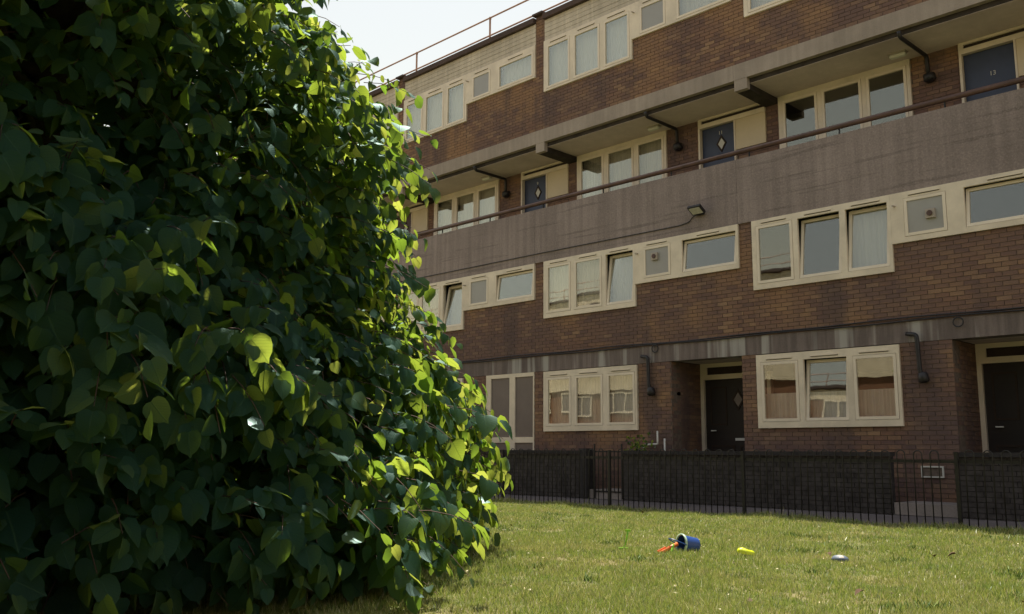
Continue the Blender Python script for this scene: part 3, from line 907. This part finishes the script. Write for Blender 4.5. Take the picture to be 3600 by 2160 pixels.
# ------------------------------------------------------------------ the facing block (behind the viewer, mirrored in the windows)
ob = empty("facing_apartment_block", (-20, -16, 0), "sunlit brick apartment block across the lawn, mirrored in the windows", "apartment building")
ox0, ox1, oy = -75, 45, -16.0
m = MB(); m.box(ox0, ox1, oy - 9, oy, -0.05, 11.1); m.build("wall", plain("facing_brick", (0.20, 0.10, 0.06), 0.9, 0.2, 2.5, 0.1), ob)
m = MB(); m.box(ox0, ox1, oy + 0.002, oy + 0.12, 4.8, 6.2); m.box(ox0, ox1, oy + 0.002, oy + 0.08, 8.0, 8.35); m.box(ox0, ox1, oy + 0.002, oy + 0.03, 10.5, 11.05)
m.build("concrete_band", plain("facing_concrete", (0.66, 0.56, 0.42), 0.9, 0.12, 2, 0.1), ob)
m = MB(); m.box(ox0, ox1, oy - 0.2, oy + 0.15, 11.1, 11.24); m.build("roof_coping", M['coping'], ob)
for zz in (12.04, 11.6):
    m = MB(); m.tube([(ox0, oy - 0.3, zz), (ox1, oy - 0.3, zz)], 0.025, 6); m.build("rail", M['roof_rail'], ob)
pm = MB(); pm.tube([(0, 0, 0), (0, 0, 0.9)], 0.028, 6); pm_me = pm.mesh("post", M['roof_rail'])
wm = MB()
for (xa, xb) in ((0, 2.6),):
    wm.box(0, 2.6, 0.0, 0.06, 0, 0.1); wm.box(0, 2.6, 0.0, 0.06, 1.22, 1.32)
    for xx in (0, 0.84, 1.72, 2.5): wm.box(xx, xx + 0.1, 0.0, 0.06, 0.1, 1.22)
    wm.box(0.1, 2.5, 0.0, 0.02, 0.1, 1.22, 1)
wm_me = wm.mesh("window", [M['frame'], M['dim_glass']])
x = ox0 + 1
while x < ox1 - 3:
    o = bpy.data.objects.new("post", pm_me); COL.objects.link(o); o.parent = ob; o.location = Vector((x, oy - 0.3, 11.2)) - off(ob)
    if -62 < x < 20:
        for zz in (1.35, 3.35, 6.6, 9.15):
            if zz < 4 and -29 < x < -17: continue
            o = bpy.data.objects.new("window", wm_me); COL.objects.link(o); o.parent = ob; o.location = Vector((x, oy + 0.003, zz)) - off(ob)
    x += 3.6

# ------------------------------------------------------------------ the lime tree
TC = np.array([-8.63, 2.54])
prof_z = [0.0, 0.25, 0.5, 0.75, 1.0, 1.4, 1.8, 2.3, 2.8, 3.4, 4.0, 4.8, 6.0, 7.5, 8.8, 9.6]
prof_r = [3.75, 4.05, 4.12, 3.95, 3.8, 3.85, 3.4, 2.98, 3.0, 3.10, 2.85, 1.95, 1.75, 1.3, 0.8, 0.2]
cam_ang = math.atan2(-TC[1], -TC[0])     # direction from the trunk to the viewer
def radius(z, phi):
    r = np.interp(z, prof_z, prof_r)
    near = np.exp(-((np.angle(np.exp(1j * (phi - cam_ang + 0.35)))) / 0.8) ** 2)
    far = np.exp(-((np.angle(np.exp(1j * (phi - cam_ang - math.pi)))) / 0.9) ** 2)
    r = r * (1 - 0.36 * far)
    face = np.exp(-((np.angle(np.exp(1j * (phi - cam_ang + 0.22)))) / 0.60) ** 2)
    r = r + face * np.interp(z, [1.2, 2.3, 3.2, 5, 7], [0, 0.9, 0.9, 0.4, 0.0])
    lob = 0.16 * np.sin(phi * 5 + z * 1.7) + 0.13 * np.sin(phi * 9 - z * 2.9 + 1) + 0.10 * np.sin(phi * 14 + z * 4.3 + 2)
    return r + near * np.interp(z, [0, 3, 4.5, 7, 9.4], [0.2, 0.35, 1.8, 2.3, 1.0]) + lob  # upper near bulge, out of view, added to keep the crown front in shade

def leaf_template(fold, droop, seed):
    """heart shaped leaf, unit length, base at origin, tip along +y, face towards +z"""
    outl = [(0.0, 0.0), (0.16, -0.055), (0.34, -0.01), (0.475, 0.16), (0.50, 0.38), (0.44, 0.60), (0.29, 0.79), (0.10, 0.905), (0.0, 1.03)]
    mid = [(0.0, 0.0), (0.0, 0.18), (0.0, 0.38), (0.0, 0.60), (0.0, 0.82), (0.0, 1.06)]
    rg_ = random.Random(seed)
    v = []; uv = []
    def add(x, y):
        jx = 1 + rg_.uniform(-0.04, 0.04)
        z = fold * abs(x) - droop * y * y + 0.02 * rg_.uniform(-1, 1)
        v.append((x * jx, y, z)); uv.append((x + 0.5, y)); return len(v) - 1
    mi = [add(*p) for p in mid]
    ri = [add(*p) for p in outl[1:-1]]
    li = [add(-p[0], p[1]) for p in outl[1:-1]]
    f = []
    for s, fl_ in ((ri, False), (li, True)):
        seq = [(mi[0], s[0], s[1]), (mi[0], s[1], mi[1]), (mi[1], s[1], s[2]), (mi[1], s[2], mi[2]), (mi[2], s[2], s[3]), (mi[2], s[3], mi[3]),
               (mi[3], s[3], s[4]), (mi[3], s[4], s[5]), (mi[3], s[5], mi[4]), (mi[4], s[5], s[6]), (mi[4], s[6], mi[5])]
        for t in seq: f.append(t[::-1] if fl_ else t)
    return np.array(v), np.array(f), np.array(uv)
def simple_template(fold, droop, twist, seed):
    rg_ = random.Random(seed)
    half = [(0.0, 0.0), (0.30, -0.04), (0.49, 0.22), (0.44, 0.60), (0.22, 0.86), (0.0, 1.03)]
    mid = [(0.0, 0.0), (0.0, 0.34), (0.0, 0.70), (0.0, 1.03)]
    v, uv = [], []
    def add(x, y):
        z = fold * abs(x) - droop * y * y + twist * x * y + 0.02 * rg_.uniform(-1, 1)
        v.append((x * (1 + rg_.uniform(-.05, .05)), y, z)); uv.append((x + 0.5, y)); return len(v) - 1
    mi = [add(*p) for p in mid]; ri = [add(*p) for p in half[1:-1]]; li = [add(-p[0], p[1]) for p in half[1:-1]]
    f = []
    for s, fl_ in ((ri, False), (li, True)):
        for t in [(mi[0], s[0], s[1]), (mi[0], s[1], mi[1]), (mi[1], s[1], s[2]), (mi[1], s[2], mi[2]), (mi[2], s[2], s[3]), (mi[2], s[3], mi[3])]:
            f.append(t[::-1] if fl_ else t)
    return np.array(v), np.array(f), np.array(uv)
STPL = [simple_template(0.18, 0.16, 0.15, 5), simple_template(0.34, 0.34, -0.3, 6), simple_template(0.05, 0.12, 0.4, 7), simple_template(0.25, 0.55, -0.1, 8)]
TPL = [leaf_template(0.18, 0.16, 1), leaf_template(0.30, 0.28, 2), leaf_template(0.08, 0.10, 3), leaf_template(0.22, 0.42, 4)]

def unit(a): return a / np.maximum(np.linalg.norm(a, axis=-1, keepdims=True), 1e-9)

leaf_base, leaf_tip, leaf_nrm, leaf_len = [], [], [], []
twigs = MB(); TW = []
def spray(p, d, L, n, size):
    """a drooping twig from p in direction d with n alternate leaves"""
    d = d / np.linalg.norm(d)
    side = np.cross(d, [0, 0, 1.0]); side /= max(np.linalg.norm(side), 1e-6)
    pts = []
    for i in range(n + 1):
        t = i / n
        q = p + d * L * t + np.array([0, 0, -0.32 * L * t * t])
        pts.append(q)
    TW.append(pts)
    for i in range(1, n + 1):
        t = i / n
        q = pts[i]
        tg = pts[i] - pts[i - 1]; tg = tg / np.linalg.norm(tg)
        sgn = 1 if i % 2 else -1
        out = side * sgn * RNG.uniform(0.5, 1.0) + tg * RNG.uniform(0.3, 0.9) + np.array([0, 0, -RNG.uniform(0.05, 1.05)])
        if i == n: out = tg * 0.8 + np.array([0, 0, -RNG.uniform(0.4, 1.0)])
        out = out + RNG.normal(0, 0.18, 3)
        out /= np.linalg.norm(out)
        nr = np.array([0, 0, 1.0]) * RNG.uniform(0.35, 1.1) + d * RNG.uniform(0.3, 1.0) + RNG.normal(0, 0.42, 3)
        nr = nr - out * nr.dot(out); nr /= max(np.linalg.norm(nr), 1e-6)
        s = size * RNG.uniform(0.62, 1.2) * (0.75 if i == n else 1.0)
        base = q + out * 0.025
        leaf_base.append(base); leaf_tip.append(out); leaf_nrm.append(nr); leaf_len.append(s)

def crown():
    n_s = 0
    # outer shell, denser where low
    zs, ph, dep = [], [], []
    N_ = 17000
    while len(zs) < N_:
        z = RNG.uniform(0.22, 9.4); p = RNG.uniform(-math.pi, math.pi)
        r = np.interp(z, prof_z, prof_r)
        w = r / 4.3
        if z > 4.8: w *= 0.95
        da = abs(np.angle(np.exp(1j * (p - cam_ang))))
        if da > 1.75: w *= 0.75
        sd = np.angle(np.exp(1j * (p - cam_ang - 1.25)))
        if abs(sd) < 0.62: w *= 0.42
        cl = math.sin(3.1 * r * p + 2.2 * z) + math.sin(5.3 * z - 2.4 * r * p + 1) + math.sin(2.6 * z + 4.9 * r * p + 2)
        dd_ = RNG.uniform() ** 1.3
        if dd_ < 0.30: w *= max(0.25, min(1.0, 0.72 + 0.36 * cl))
        if RNG.uniform() < w:
            zs.append(z); ph.append(p); dep.append(dd_)
    for z, p, dd in zip(zs, ph, dep):
        r = float(radius(z, p)) - 0.10 - dd * 1.15
        if z < 0.5: r -= 0.1
        q = np.array([TC[0] + r * math.cos(p), TC[1] + r * math.sin(p), z])
        o = np.array([math.cos(p), math.sin(p), RNG.uniform(-0.45, 0.35)]) + RNG.normal(0, 0.35, 3)
        size = 0.132 - 0.004 * min(z, 4) + RNG.normal(0, 0.014)
        dp_ = np.angle(np.exp(1j * (p - cam_ang + 0.4)))
        size *= 1 + 0.30 * math.exp(-(dp_ / 0.6) ** 2) * (z < 2.6)
        spray(q, o, RNG.uniform(0.22, 0.46), int(RNG.integers(5, 8)), max(0.075, size * (1.25 if z > 4.8 else 1.0)))
    # a few boughs that reach past the outline towards the lit side
    right = cam_ang + 1.15
    for i in range(330):
        z = RNG.uniform(0.35, 4.6); p = right + RNG.uniform(-0.55, 0.5)
        r = float(radius(z, p)) - RNG.uniform(0.15, 0.75)
        q = np.array([TC[0] + r * math.cos(p), TC[1] + r * math.sin(p), z])
        o = np.array([math.cos(p), math.sin(p), RNG.uniform(-0.25, 0.3)])
        spray(q, o, RNG.uniform(0.35, 0.65), 6, RNG.uniform(0.14, 0.18))
crown()
LB, LT, LN, LL = map(np.array, (leaf_base, leaf_tip, leaf_nrm, leaf_len))
# keep leaves off the ground
keep = (LB[:, 2] + LT[:, 2] * LL) > 0.03
LB, LT, LN, LL = LB[keep], LT[keep], LN[keep], LL[keep]
LS = np.cross(LT, LN)
# the 300 leaves that show largest become objects of their own
cen = LB + LT * LL[:, None] * 0.5
d = cen - np.array(EYE)
w_ = d @ np.array(c_f)
ix = 1800 + 3218.18 * (d @ np.array(c_r)) / np.maximum(w_, 0.1); iy = 1080 - 3218.18 * (d @ np.array(c_u)) / np.maximum(w_, 0.1)
pang = np.arctan2(cen[:, 1] - TC[1], cen[:, 0] - TC[0]); rad = np.hypot(cen[:, 0] - TC[0], cen[:, 1] - TC[1])
outer = rad > radius(cen[:, 2], pang) - 0.25
dist = np.linalg.norm(d, axis=1)
score = (LL / dist) ** 2 * (0.25 + np.abs((LN * d).sum(1)) / dist) * outer * (ix > 0) * (ix < 3600) * (iy > 0) * (iy < 2160) * (w_ > 0.5)
order = np.argsort(-score)
big = order[:300]
mask = np.ones(len(LB), bool); mask[big] = False

tree = empty("lime_tree", (TC[0], TC[1], 0.0), "dense leafy lime tree with heart shaped leaves hanging to the lawn at left", "tree")
var = RNG.integers(0, len(TPL), len(LB))
Vs, Fs, UVs = [], [], []
base_i = 0
for k, (tv, tf, tuv) in enumerate(STPL):
    sel = np.where(mask & (var == k))[0]
    nL = len(sel)
    if not nL: continue
    wdt = RNG.uniform(0.85, 1.1, nL)
    v = (LS[sel][:, None, :] * (tv[:, 0][None, :, None] * wdt[:, None, None]) + LT[sel][:, None, :] * tv[:, 1][None, :, None] + LN[sel][:, None, :] * tv[:, 2][None, :, None]) * LL[sel][:, None, None] + LB[sel][:, None, :]
    Vs.append(v.reshape(-1, 3))
    f = tf[None] + (base_i + np.arange(nL) * len(tv))[:, None, None]
    Fs.append(f.reshape(-1, 3)); UVs.append(np.tile(tuv[tf.reshape(-1)], (nL, 1)))
    base_i += nL * len(tv)
V = np.concatenate(Vs); F = np.concatenate(Fs); UV = np.concatenate(UVs)

def np_mesh(name, V, F, mat, UV=None, smooth=False):
    me = bpy.data.meshes.new(name)
    me.vertices.add(len(V)); me.vertices.foreach_set("co", V.astype(np.float32).ravel())
    nf = F.shape[1]
    me.loops.add(F.size); me.loops.foreach_set("vertex_index", F.astype(np.int32).ravel())
    me.polygons.add(len(F)); me.polygons.foreach_set("loop_start", np.arange(0, F.size, nf, dtype=np.int32))
    if UV is not None:
        ul = me.uv_layers.new(name="UVMap"); ul.data.foreach_set("uv", UV.astype(np.float32).ravel())
    me.materials.append(mat)
    if smooth: me.polygons.foreach_set("use_smooth", np.ones(len(F), bool))
    me.update(calc_edges=True)
    return me
link("crown", np_mesh("crown", V - 0, F, M['leaf'], UV, True), tree, kind='stuff')
tpl_me = [np_mesh("leaf", tv, tf, M['leaf'], tuv[tf.reshape(-1)], True) for tv, tf, tuv in TPL]
for i in big:
    o = bpy.data.objects.new("leaf", tpl_me[var[i]]); COL.objects.link(o); o.parent = tree
    s = float(LL[i])
    mt = Matrix(((LS[i][0], LT[i][0], LN[i][0], 0), (LS[i][1], LT[i][1], LN[i][1], 0), (LS[i][2], LT[i][2], LN[i][2], 0), (0, 0, 0, 1)))
    o.matrix_local = Matrix.Translation(Vector(LB[i]) - off(tree)) @ mt @ Matrix.Scale(s, 4)
# twigs (three sided, joined), boughs and trunk
tv, tf = [], []
for pts in TW:
    pts = np.array(pts)[::2] if len(pts) > 4 else np.array(pts)
    dirn = pts[-1] - pts[0]; dirn /= np.linalg.norm(dirn)
    u = np.cross(dirn, [0, 0, 1.0]); u /= max(np.linalg.norm(u), 1e-6); w = np.cross(dirn, u)
    b0 = len(tv)
    for i, p in enumerate(pts):
        rr_ = 0.0042 * (1 - 0.6 * i / len(pts))
        for a in (0, 2.094, 4.189): tv.append(p + (u * math.cos(a) + w * math.sin(a)) * rr_)
    for i in range(len(pts) - 1):
        for a in range(3):
            a2 = (a + 1) % 3
            tf.append((b0 + i * 3 + a, b0 + i * 3 + a2, b0 + i * 3 + 3 + a2)); tf.append((b0 + i * 3 + a, b0 + i * 3 + 3 + a2, b0 + i * 3 + 3 + a))
link("twigs", np_mesh("twigs", np.array(tv), np.array(tf), M['twig']), tree, kind='stuff')
m = MB()
m.tube([(TC[0], TC[1], -0.1), (TC[0] + .02, TC[1], 0.4), (TC[0] + .05, TC[1] + .05, 2), (TC[0] - .05, TC[1] + .1, 5), (TC[0], TC[1], 9)], [0.34, 0.27, 0.22, 0.14, 0.03], 16)
m.build("trunk", M['bark'], tree, smooth=True)
for i in range(64):
    z = 0.5 + 7.5 * (i / 64); a = i * 2.399
    r = float(radius(z, a)) - 0.7
    pts = [(TC[0], TC[1], z - 0.1)]
    for t in (0.35, 0.7, 1.0):
        pts.append((TC[0] + r * t * math.cos(a + 0.1 * t), TC[1] + r * t * math.sin(a + 0.1 * t), z + 0.5 * t - 0.75 * t * t * (0.6 + 0.4 * (z < 4))))
    pts = [(x_, y_, max(zz_, 0.25)) for x_, y_, zz_ in pts]
    m = MB(); m.tube(pts, [0.07, 0.045, 0.028, 0.01], 7); m.build("branch", M['bark'], tree, smooth=True)

# ------------------------------------------------------------------ grass
def grass():
    rmax, half = 19.0, R(37)
    n = 980000
    # sample radius with a density that thins out with distance
    rs = np.linspace(2.3, rmax, 400)
    dens = np.minimum(1.0, (6.5 / rs) ** 1.5) * rs
    cdf = np.cumsum(dens); cdf /= cdf[-1]
    r = np.interp(RNG.uniform(size=n), cdf, rs)
    a = RNG.uniform(-half, half, n) + math.atan2(c_f.y, c_f.x)
    x, y = r * np.cos(a), r * np.sin(a)
    ok = (y < YF + 0.02) & (y > -8)
    tr = np.hypot(x - TC[0], y - TC[1])
    ok &= (tr > 3.0) | (RNG.uniform(size=n) < 0.25)
    patch = np.sin(x * 3.1 + 1.3 * y) + np.sin(y * 4.3 - x * 2.1) + np.sin(x * 9.7 + y * 7.9) * 0.7
    bare = np.sin(x * 7.3 - 3.1 * y + 1) * np.sin(y * 8.9 + x * 4.7) + 0.6 * np.sin(x * 17 + y * 11) * np.sin(y * 19 - x * 6)
    ok &= RNG.uniform(size=n) < np.clip(0.80 + 0.13 * patch, 0.3, 1) * np.where(bare > 0.62, 0.35, 1.0)
    x, y, r, patch = x[ok], y[ok], r[ok], patch[ok]
    n = len(x)
    z = lump(x, y) * 0.028
    edge = np.clip((y - (YF - 0.5)) / 0.5, 0, 1)
    h = RNG.uniform(0.022, 0.05, n) * (1 + 0.22 * np.clip(patch, -1, 2.5)) * (1 + 1.1 * edge * RNG.uniform(0.2, 1, n))
    tall = RNG.uniform(size=n) < 0.012
    h[tall] *= 1.9
    wd = RNG.uniform(0.0026, 0.0052, n) * np.clip(r / 6, 1, 2) ** 0.7
    an = RNG.uniform(0, 2 * math.pi, n)
    lean = RNG.uniform(0.1, 0.95, n); la = RNG.uniform(0, 2 * math.pi, n)
    bx, by = np.cos(an) * wd, np.sin(an) * wd
    tip = np.stack([x + np.cos(la) * lean * h, y + np.sin(la) * lean * h, z + h * np.sqrt(1.05 - lean ** 2 * 0.7)], 1)
    p0 = np.stack([x - bx, y - by, z - 0.004], 1); p1 = np.stack([x + bx, y + by, z - 0.004], 1)
    V = np.stack([p0, p1, tip], 1).reshape(-1, 3)
    F = np.arange(n * 3).reshape(-1, 3)
    o = link("grass", np_mesh("grass", V, F, M['grass']), None, kind='stuff')
    tag(o, "short patchy sunlit lawn grass with dry yellow patches", "grass")
grass()

def flecks():
    n = 7000
    r = np.sqrt(RNG.uniform(3.0 ** 2, 17.5 ** 2, n)); a = RNG.uniform(-R(36), R(36), n) + math.atan2(c_f.y, c_f.x)
    x, y = r * np.cos(a), r * np.sin(a)
    cl = np.sin(x * 2.3 + 1.7 * y) + np.sin(y * 3.1 - x * 2.7 + 1) + np.sin(x * 6.1 + y * 1.9)
    ok = (y < YF - 0.05) & (RNG.uniform(size=n) < np.clip(0.35 + 0.4 * cl, 0.06, 1)) & (np.hypot(x - TC[0], y - TC[1]) > 3.2)
    x, y = x[ok], y[ok]; n = len(x)
    z = lump(x, y) * 0.028 + RNG.uniform(0.012, 0.035, n)
    V, F = [], []
    for i in range(n):
        s = RNG.uniform(0.004, 0.015) * (2.2 if RNG.uniform() < 0.08 else 1.0); t = RNG.uniform(0, 6.28); k = RNG.uniform(0.25, 0.9)
        u = np.array([math.cos(t), math.sin(t), RNG.uniform(-.4, .4)]) * s; w = np.array([-math.sin(t), math.cos(t), RNG.uniform(-.4, .4)]) * s * k
        c = np.array([x[i], y[i], z[i]])
        V += [c - u, c - w * 0.9, c + u * 0.8 - w * 0.3, c + w]; F.append((4 * i, 4 * i + 1, 4 * i + 2, 4 * i + 3))
    t = NT("fleck"); isl = t.n("ShaderNodeNewGeometry").outputs['Random Per Island']
    t.pbr(t.ramp(isl, [(0.0, (0.05, 0.03, 0.018)), (0.3, (0.12, 0.075, 0.04)), (0.42, (0.42, 0.34, 0.2)), (0.8, (0.48, 0.42, 0.27)), (1.0, (0.58, 0.52, 0.38))]), 0.8, None, 0.2)
    tag(link("lawn_litter", np_mesh("lawn_litter", np.array(V), np.array(F), t.mat), None, kind='stuff'), "dry clippings, straw and leaf crumbs scattered over the lawn", "litter")
    # low tussocks of darker, taller grass and small weeds
    V, F = [], []; b_ = 0
    for i in range(190):
        rr_ = math.sqrt(random.uniform(4.5 ** 2, 17 ** 2)); aa = random.uniform(-R(34), R(34)) + math.atan2(c_f.y, c_f.x)
        x0, y0 = rr_ * math.cos(aa), rr_ * math.sin(aa)
        if y0 > YF or math.hypot(x0 - TC[0], y0 - TC[1]) < 3.4: continue
        R0 = random.uniform(0.03, 0.11)
        for j in range(int(20 + R0 * 550)):
            x1, y1 = x0 + random.gauss(0, R0), y0 + random.gauss(0, R0); h = random.uniform(0.025, 0.06); w_ = random.uniform(0.004, 0.008); t_ = random.uniform(0, 6.28)
            z1 = lump(x1, y1) * 0.028
            V += [(x1 - math.cos(t_) * w_, y1 - math.sin(t_) * w_, z1), (x1 + math.cos(t_) * w_, y1 + math.sin(t_) * w_, z1), (x1 + random.gauss(0, .5) * h, y1 + random.gauss(0, .5) * h, z1 + h)]
            F.append((b_, b_ + 1, b_ + 2)); b_ += 3
    t = NT("tussock"); isl = t.n("ShaderNodeNewGeometry").outputs['Random Per Island']
    t.pbr(t.ramp(isl, [(0.0, (0.07, 0.13, 0.03)), (0.6, (0.12, 0.20, 0.04)), (1.0, (0.22, 0.28, 0.07))]), 0.6, None, 0.3)
    tag(link("grass_tussocks", np_mesh("grass_tussocks", np.array(V), np.array(F), t.mat), None, kind='stuff'), "darker green tufts of longer grass dotted over the lawn", "grass")
flecks()

# ------------------------------------------------------------------ toys and litter on the lawn
M['blue'] = plain("blue_plastic", (0.012, 0.055, 0.24), 0.35, 0.12, 8, 0.5)
M['rim'] = plain("pale_rim_plastic", (0.45, 0.60, 0.46), 0.35, 0.1, 8, 0.5)
M['orange'] = plain("orange_plastic", (0.75, 0.19, 0.05), 0.35, 0.1, 8, 0.5)
M['lime'] = plain("lime_plastic", (0.25, 0.58, 0.02), 0.35, 0.1, 8, 0.5)
M['yellow'] = plain("yellow_green_plastic", (0.60, 0.68, 0.01), 0.35, 0.1, 8, 0.5)
M['ball'] = plain("grey_blue_rubber", (0.10, 0.13, 0.18), 0.6, 0.2, 8, 0.4)
M['dead_leaf'] = plain("dead_leaf", (0.11, 0.065, 0.04), 0.9, 0.35, 30, 0.1)
M['straw'] = plain("dry_straw", (0.40, 0.32, 0.19), 0.9, 0.2, 30, 0.1)
lft = Vector((-0.703, -0.711, 0)).normalized(); twd = Vector((0.711, -0.703, 0)).normalized()
bk = empty("toy_bucket", (-4.88, 6.98, 0), "small blue toy bucket lying on its side in the grass, pale rim facing left", "bucket")
axb = (lft * 0.93 + twd * 0.36 + Vector((0, 0, 0.12))).normalized()
cb_ = Vector((-4.86, 7.02, 0.073))
m = MB(); m.lathe([(0.065, 0.0), (0.065 - 0.13, 0.0)][:0] + [(-0.075, 0.0), (-0.075, 0.052), (-0.07, 0.056), (0.055, 0.068), (0.055, 0.064), (-0.065, 0.052), (-0.066, 0.0)], cb_, axb, 28)
m.build("body", M['blue'], bk, smooth=False)
m = MB(); m.lathe([(0.050, 0.069), (0.050, 0.075), (0.064, 0.076), (0.066, 0.066), (0.056, 0.064)], cb_, axb, 28); m.build("rim", M['rim'], bk, smooth=True)
m = MB(); uu = axb.cross(Vector((0, 0, 1))).normalized(); vv = uu.cross(axb)
m.tube([cb_ + axb * (0.058 + 0.10 * math.sin(t)) + (uu * 0.074 * math.cos(t)) + vv * (0.03 * math.sin(t)) for t in np.linspace(0, math.pi, 13)], 0.0045, 6)
m.build("handle", M['blue'], bk, smooth=True)
sp_ = empty("toy_spade", (-5.02, 6.85, 0), "orange plastic toy spade leaning from the mouth of the blue bucket", "toy spade")
p0 = Vector((-4.90, 6.92, 0.095)); p1 = p0 + lft * 0.10 + twd * 0.03 + Vector((0, 0, -0.045))
m = MB(); m.tube([p0, p1], 0.017, 8); m.build("shaft", M['orange'], sp_, smooth=True)
dd_ = (p1 - p0).normalized(); ss = dd_.cross(Vector((0, 0, 1))).normalized(); nn = ss.cross(dd_)
m = MB(); c_ = p1 + dd_ * 0.028
m.obox(c_, dd_, ss, nn, 0.038, 0.034, 0.006); m.obox(c_ + ss * 0.033 + nn * 0.008, dd_, ss, nn, 0.045, 0.004, 0.012); m.obox(c_ - ss * 0.033 + nn * 0.008, dd_, ss, nn, 0.045, 0.004, 0.012)
bevel(m.build("blade", M['orange'], sp_), 0.004)
m = MB(); q0 = Vector((-4.89, 6.86, 0.10)); q1 = q0 + lft * 0.035 + twd * 0.05 + Vector((0, 0, -0.075))
m.tube([q0, (q0 + q1) / 2, q1], [0.008, 0.011, 0.008], 8); m.obox(q1, lft, twd, Vector((0, 0, 1)), 0.022, 0.012, 0.006)
tag(m.build("toy_scraper", M['lime'], smooth=False), "small lime green toy tool leaning on the bucket rim", "toy tool")
rk = empty("toy_rake", (-5.36, 6.74, 0), "lime green toy rake standing in the grass left of the bucket", "toy rake")
q = Vector((-5.36, 6.74, 0.03))
top_ = q - lft * 0.045 + Vector((0, 0, 0.165))
m = MB(); m.tube([q, q * 0.5 + top_ * 0.5 - lft * 0.008, top_], [0.008, 0.007, 0.009], 8); m.build("handle", M['lime'], rk, smooth=True)
m = MB(); m.obox(q, lft, twd, Vector((0, 0, 1)), 0.042, 0.010, 0.014)
for i in range(4): m.obox(q + lft * (-0.034 + i * 0.0227) + Vector((0, 0, -0.022)), lft, twd, Vector((0, 0, 1)), 0.005, 0.006, 0.016)
m.build("head", M['lime'], rk)
m = MB(); m.obox(top_, lft, twd, Vector((0, 0, 1)), 0.024, 0.006, 0.010); m.build("grip", M['lime'], rk)
# scalloped sand mould
m = MB(); cm_ = Vector((-4.40, 7.24, 0.028)); n = 28
ring = []
for i in range(n):
    a = 2 * math.pi * i / n; rr_ = 0.072 * (1 + 0.16 * abs(math.sin(3.0 * a)))
    ring.append((math.cos(a) * rr_, math.sin(a) * rr_ * 0.62))
for lev, (sc, zz) in enumerate(((1.0, 0.0), (1.0, 0.022), (0.8, 0.040), (0.35, 0.046))):
    for (a, c_) in ring:
        P_ = cm_ - lft * a * sc + twd * (c_ * sc) + Vector((0, 0, zz - a * 0.14)); m.v.append(tuple(P_))
for lev in range(3):
    for i in range(n):
        i2 = (i + 1) % n; m.f.append((lev * n + i, lev * n + i2, (lev + 1) * n + i2, (lev + 1) * n + i)); m.m.append(0)
m.f.append(tuple(3 * n + i for i in range(n))); m.m.append(0)
tag(m.build("sand_mould", M['yellow'], smooth=True), "bright yellow shell shaped sand mould in the grass right of the bucket", "sand mould")
# half flat ball
m = MB(); cq = Vector((-3.74, 7.65, -0.006)); prof = [(0.0, 0.082), (0.02, 0.088), (0.045, 0.074), (0.06, 0.05), (0.066, 0.022), (0.062, 0.0)]
m.lathe(prof, cq, (0.05, 0.03, 1), 24)
bo = m.build("ball", M['ball'], smooth=True); tag(bo, "half flat grey blue ball with a white patch, sunk in the grass", "ball")
bo.scale = (0.82, 0.82, 0.75); bo.location = (cq.x * 0.18, cq.y * 0.18, 0)
me = bo.data; me.materials.append(M['grey_plastic'])
for p_ in me.polygons:
    c_ = p_.center - cq
    if c_.z > 0.04 and -0.02 < c_.dot(lft) < 0.03 and c_.dot(twd) > -0.01: p_.material_index = 1

def curl_leaf(x, y, s, rot, mat, seed):
    tv_, tf_, tu_ = leaf_template(0.5, 0.45, seed)
    c_, s_ = math.cos(rot), math.sin(rot)
    v = tv_ * s; v = np.stack([v[:, 0] * c_ - v[:, 1] * s_, v[:, 0] * s_ + v[:, 1] * c_, v[:, 2] + s * 0.4], 1)
    me = np_mesh("fallen_leaf", v, tf_, mat, None, False)
    o = bpy.data.objects.new("fallen_leaf", me); COL.objects.link(o); o.location = (x, y, 0.012)
    return o
for root, f_ in ((bk, 1.2), (sp_, 1.05), (rk, 1.0)):
    root.scale = (f_,) * 3
spots = [(-5.34, 6.55, 0.075, 0.4, "brown curled dead leaf left of the lime green rake"),
         (-3.12, 8.55, 0.11, 1.9, "large reddish brown dead leaf at far right beyond the ball"),
         (-3.25, 8.40, 0.07, 0.2, "smaller brown dead leaf beside the large reddish one"),
         (-2.72, 5.85, 0.09, 2.6, "brown dead leaf near the bottom edge below the ball"),
         (-5.15, 7.25, 0.07, 3.3, "dark dead leaf between the rake and the bucket"),
         (-8.35, 11.0, 0.12, 1.0, "brown dead leaf near the fence beside the tree"),
         (-3.95, 7.85, 0.08, 4.1, "dark dead leaf just left of the half flat ball")]
for i, (x, y, s, r_, lab) in enumerate(spots):
    tag(curl_leaf(x, y, s * 0.62, r_, M['dead_leaf'], 20 + i), lab, "leaf", "dead leaves on the lawn")
# small shrub behind the middle garden wall
pl_ = empty("small_shrub", (-11.25, 14.6, 0), "small dark green shrub behind the garden wall by the white pipes", "shrub")
vv_, ff_ = [], []
bi = 0
for i in range(150):
    tv_, tf_, _ = leaf_template(0.2, 0.2, 2)
    c_ = np.array([-11.22 + RNG.normal(0, 0.16), 14.62 + RNG.normal(0, 0.08), 0.95 + RNG.normal(0, 0.12)])
    a = RNG.normal(0, 1, 3); a /= np.linalg.norm(a); bb = np.cross(a, RNG.normal(0, 1, 3)); bb /= np.linalg.norm(bb)
    cc_ = np.cross(a, bb)
    vv_.append((tv_[:, :1] * a + tv_[:, 1:2] * bb + tv_[:, 2:] * cc_) * 0.055 + c_); ff_.append(tf_ + bi); bi += len(tv_)
link("foliage", np_mesh("foliage", np.concatenate(vv_), np.concatenate(ff_), M['leaf']), pl_, kind='stuff')
m = MB(); m.tube([(-11.25, 14.62, 0), (-11.22, 14.62, 0.95)], 0.012, 6); m.build("stem", M['twig'], pl_)
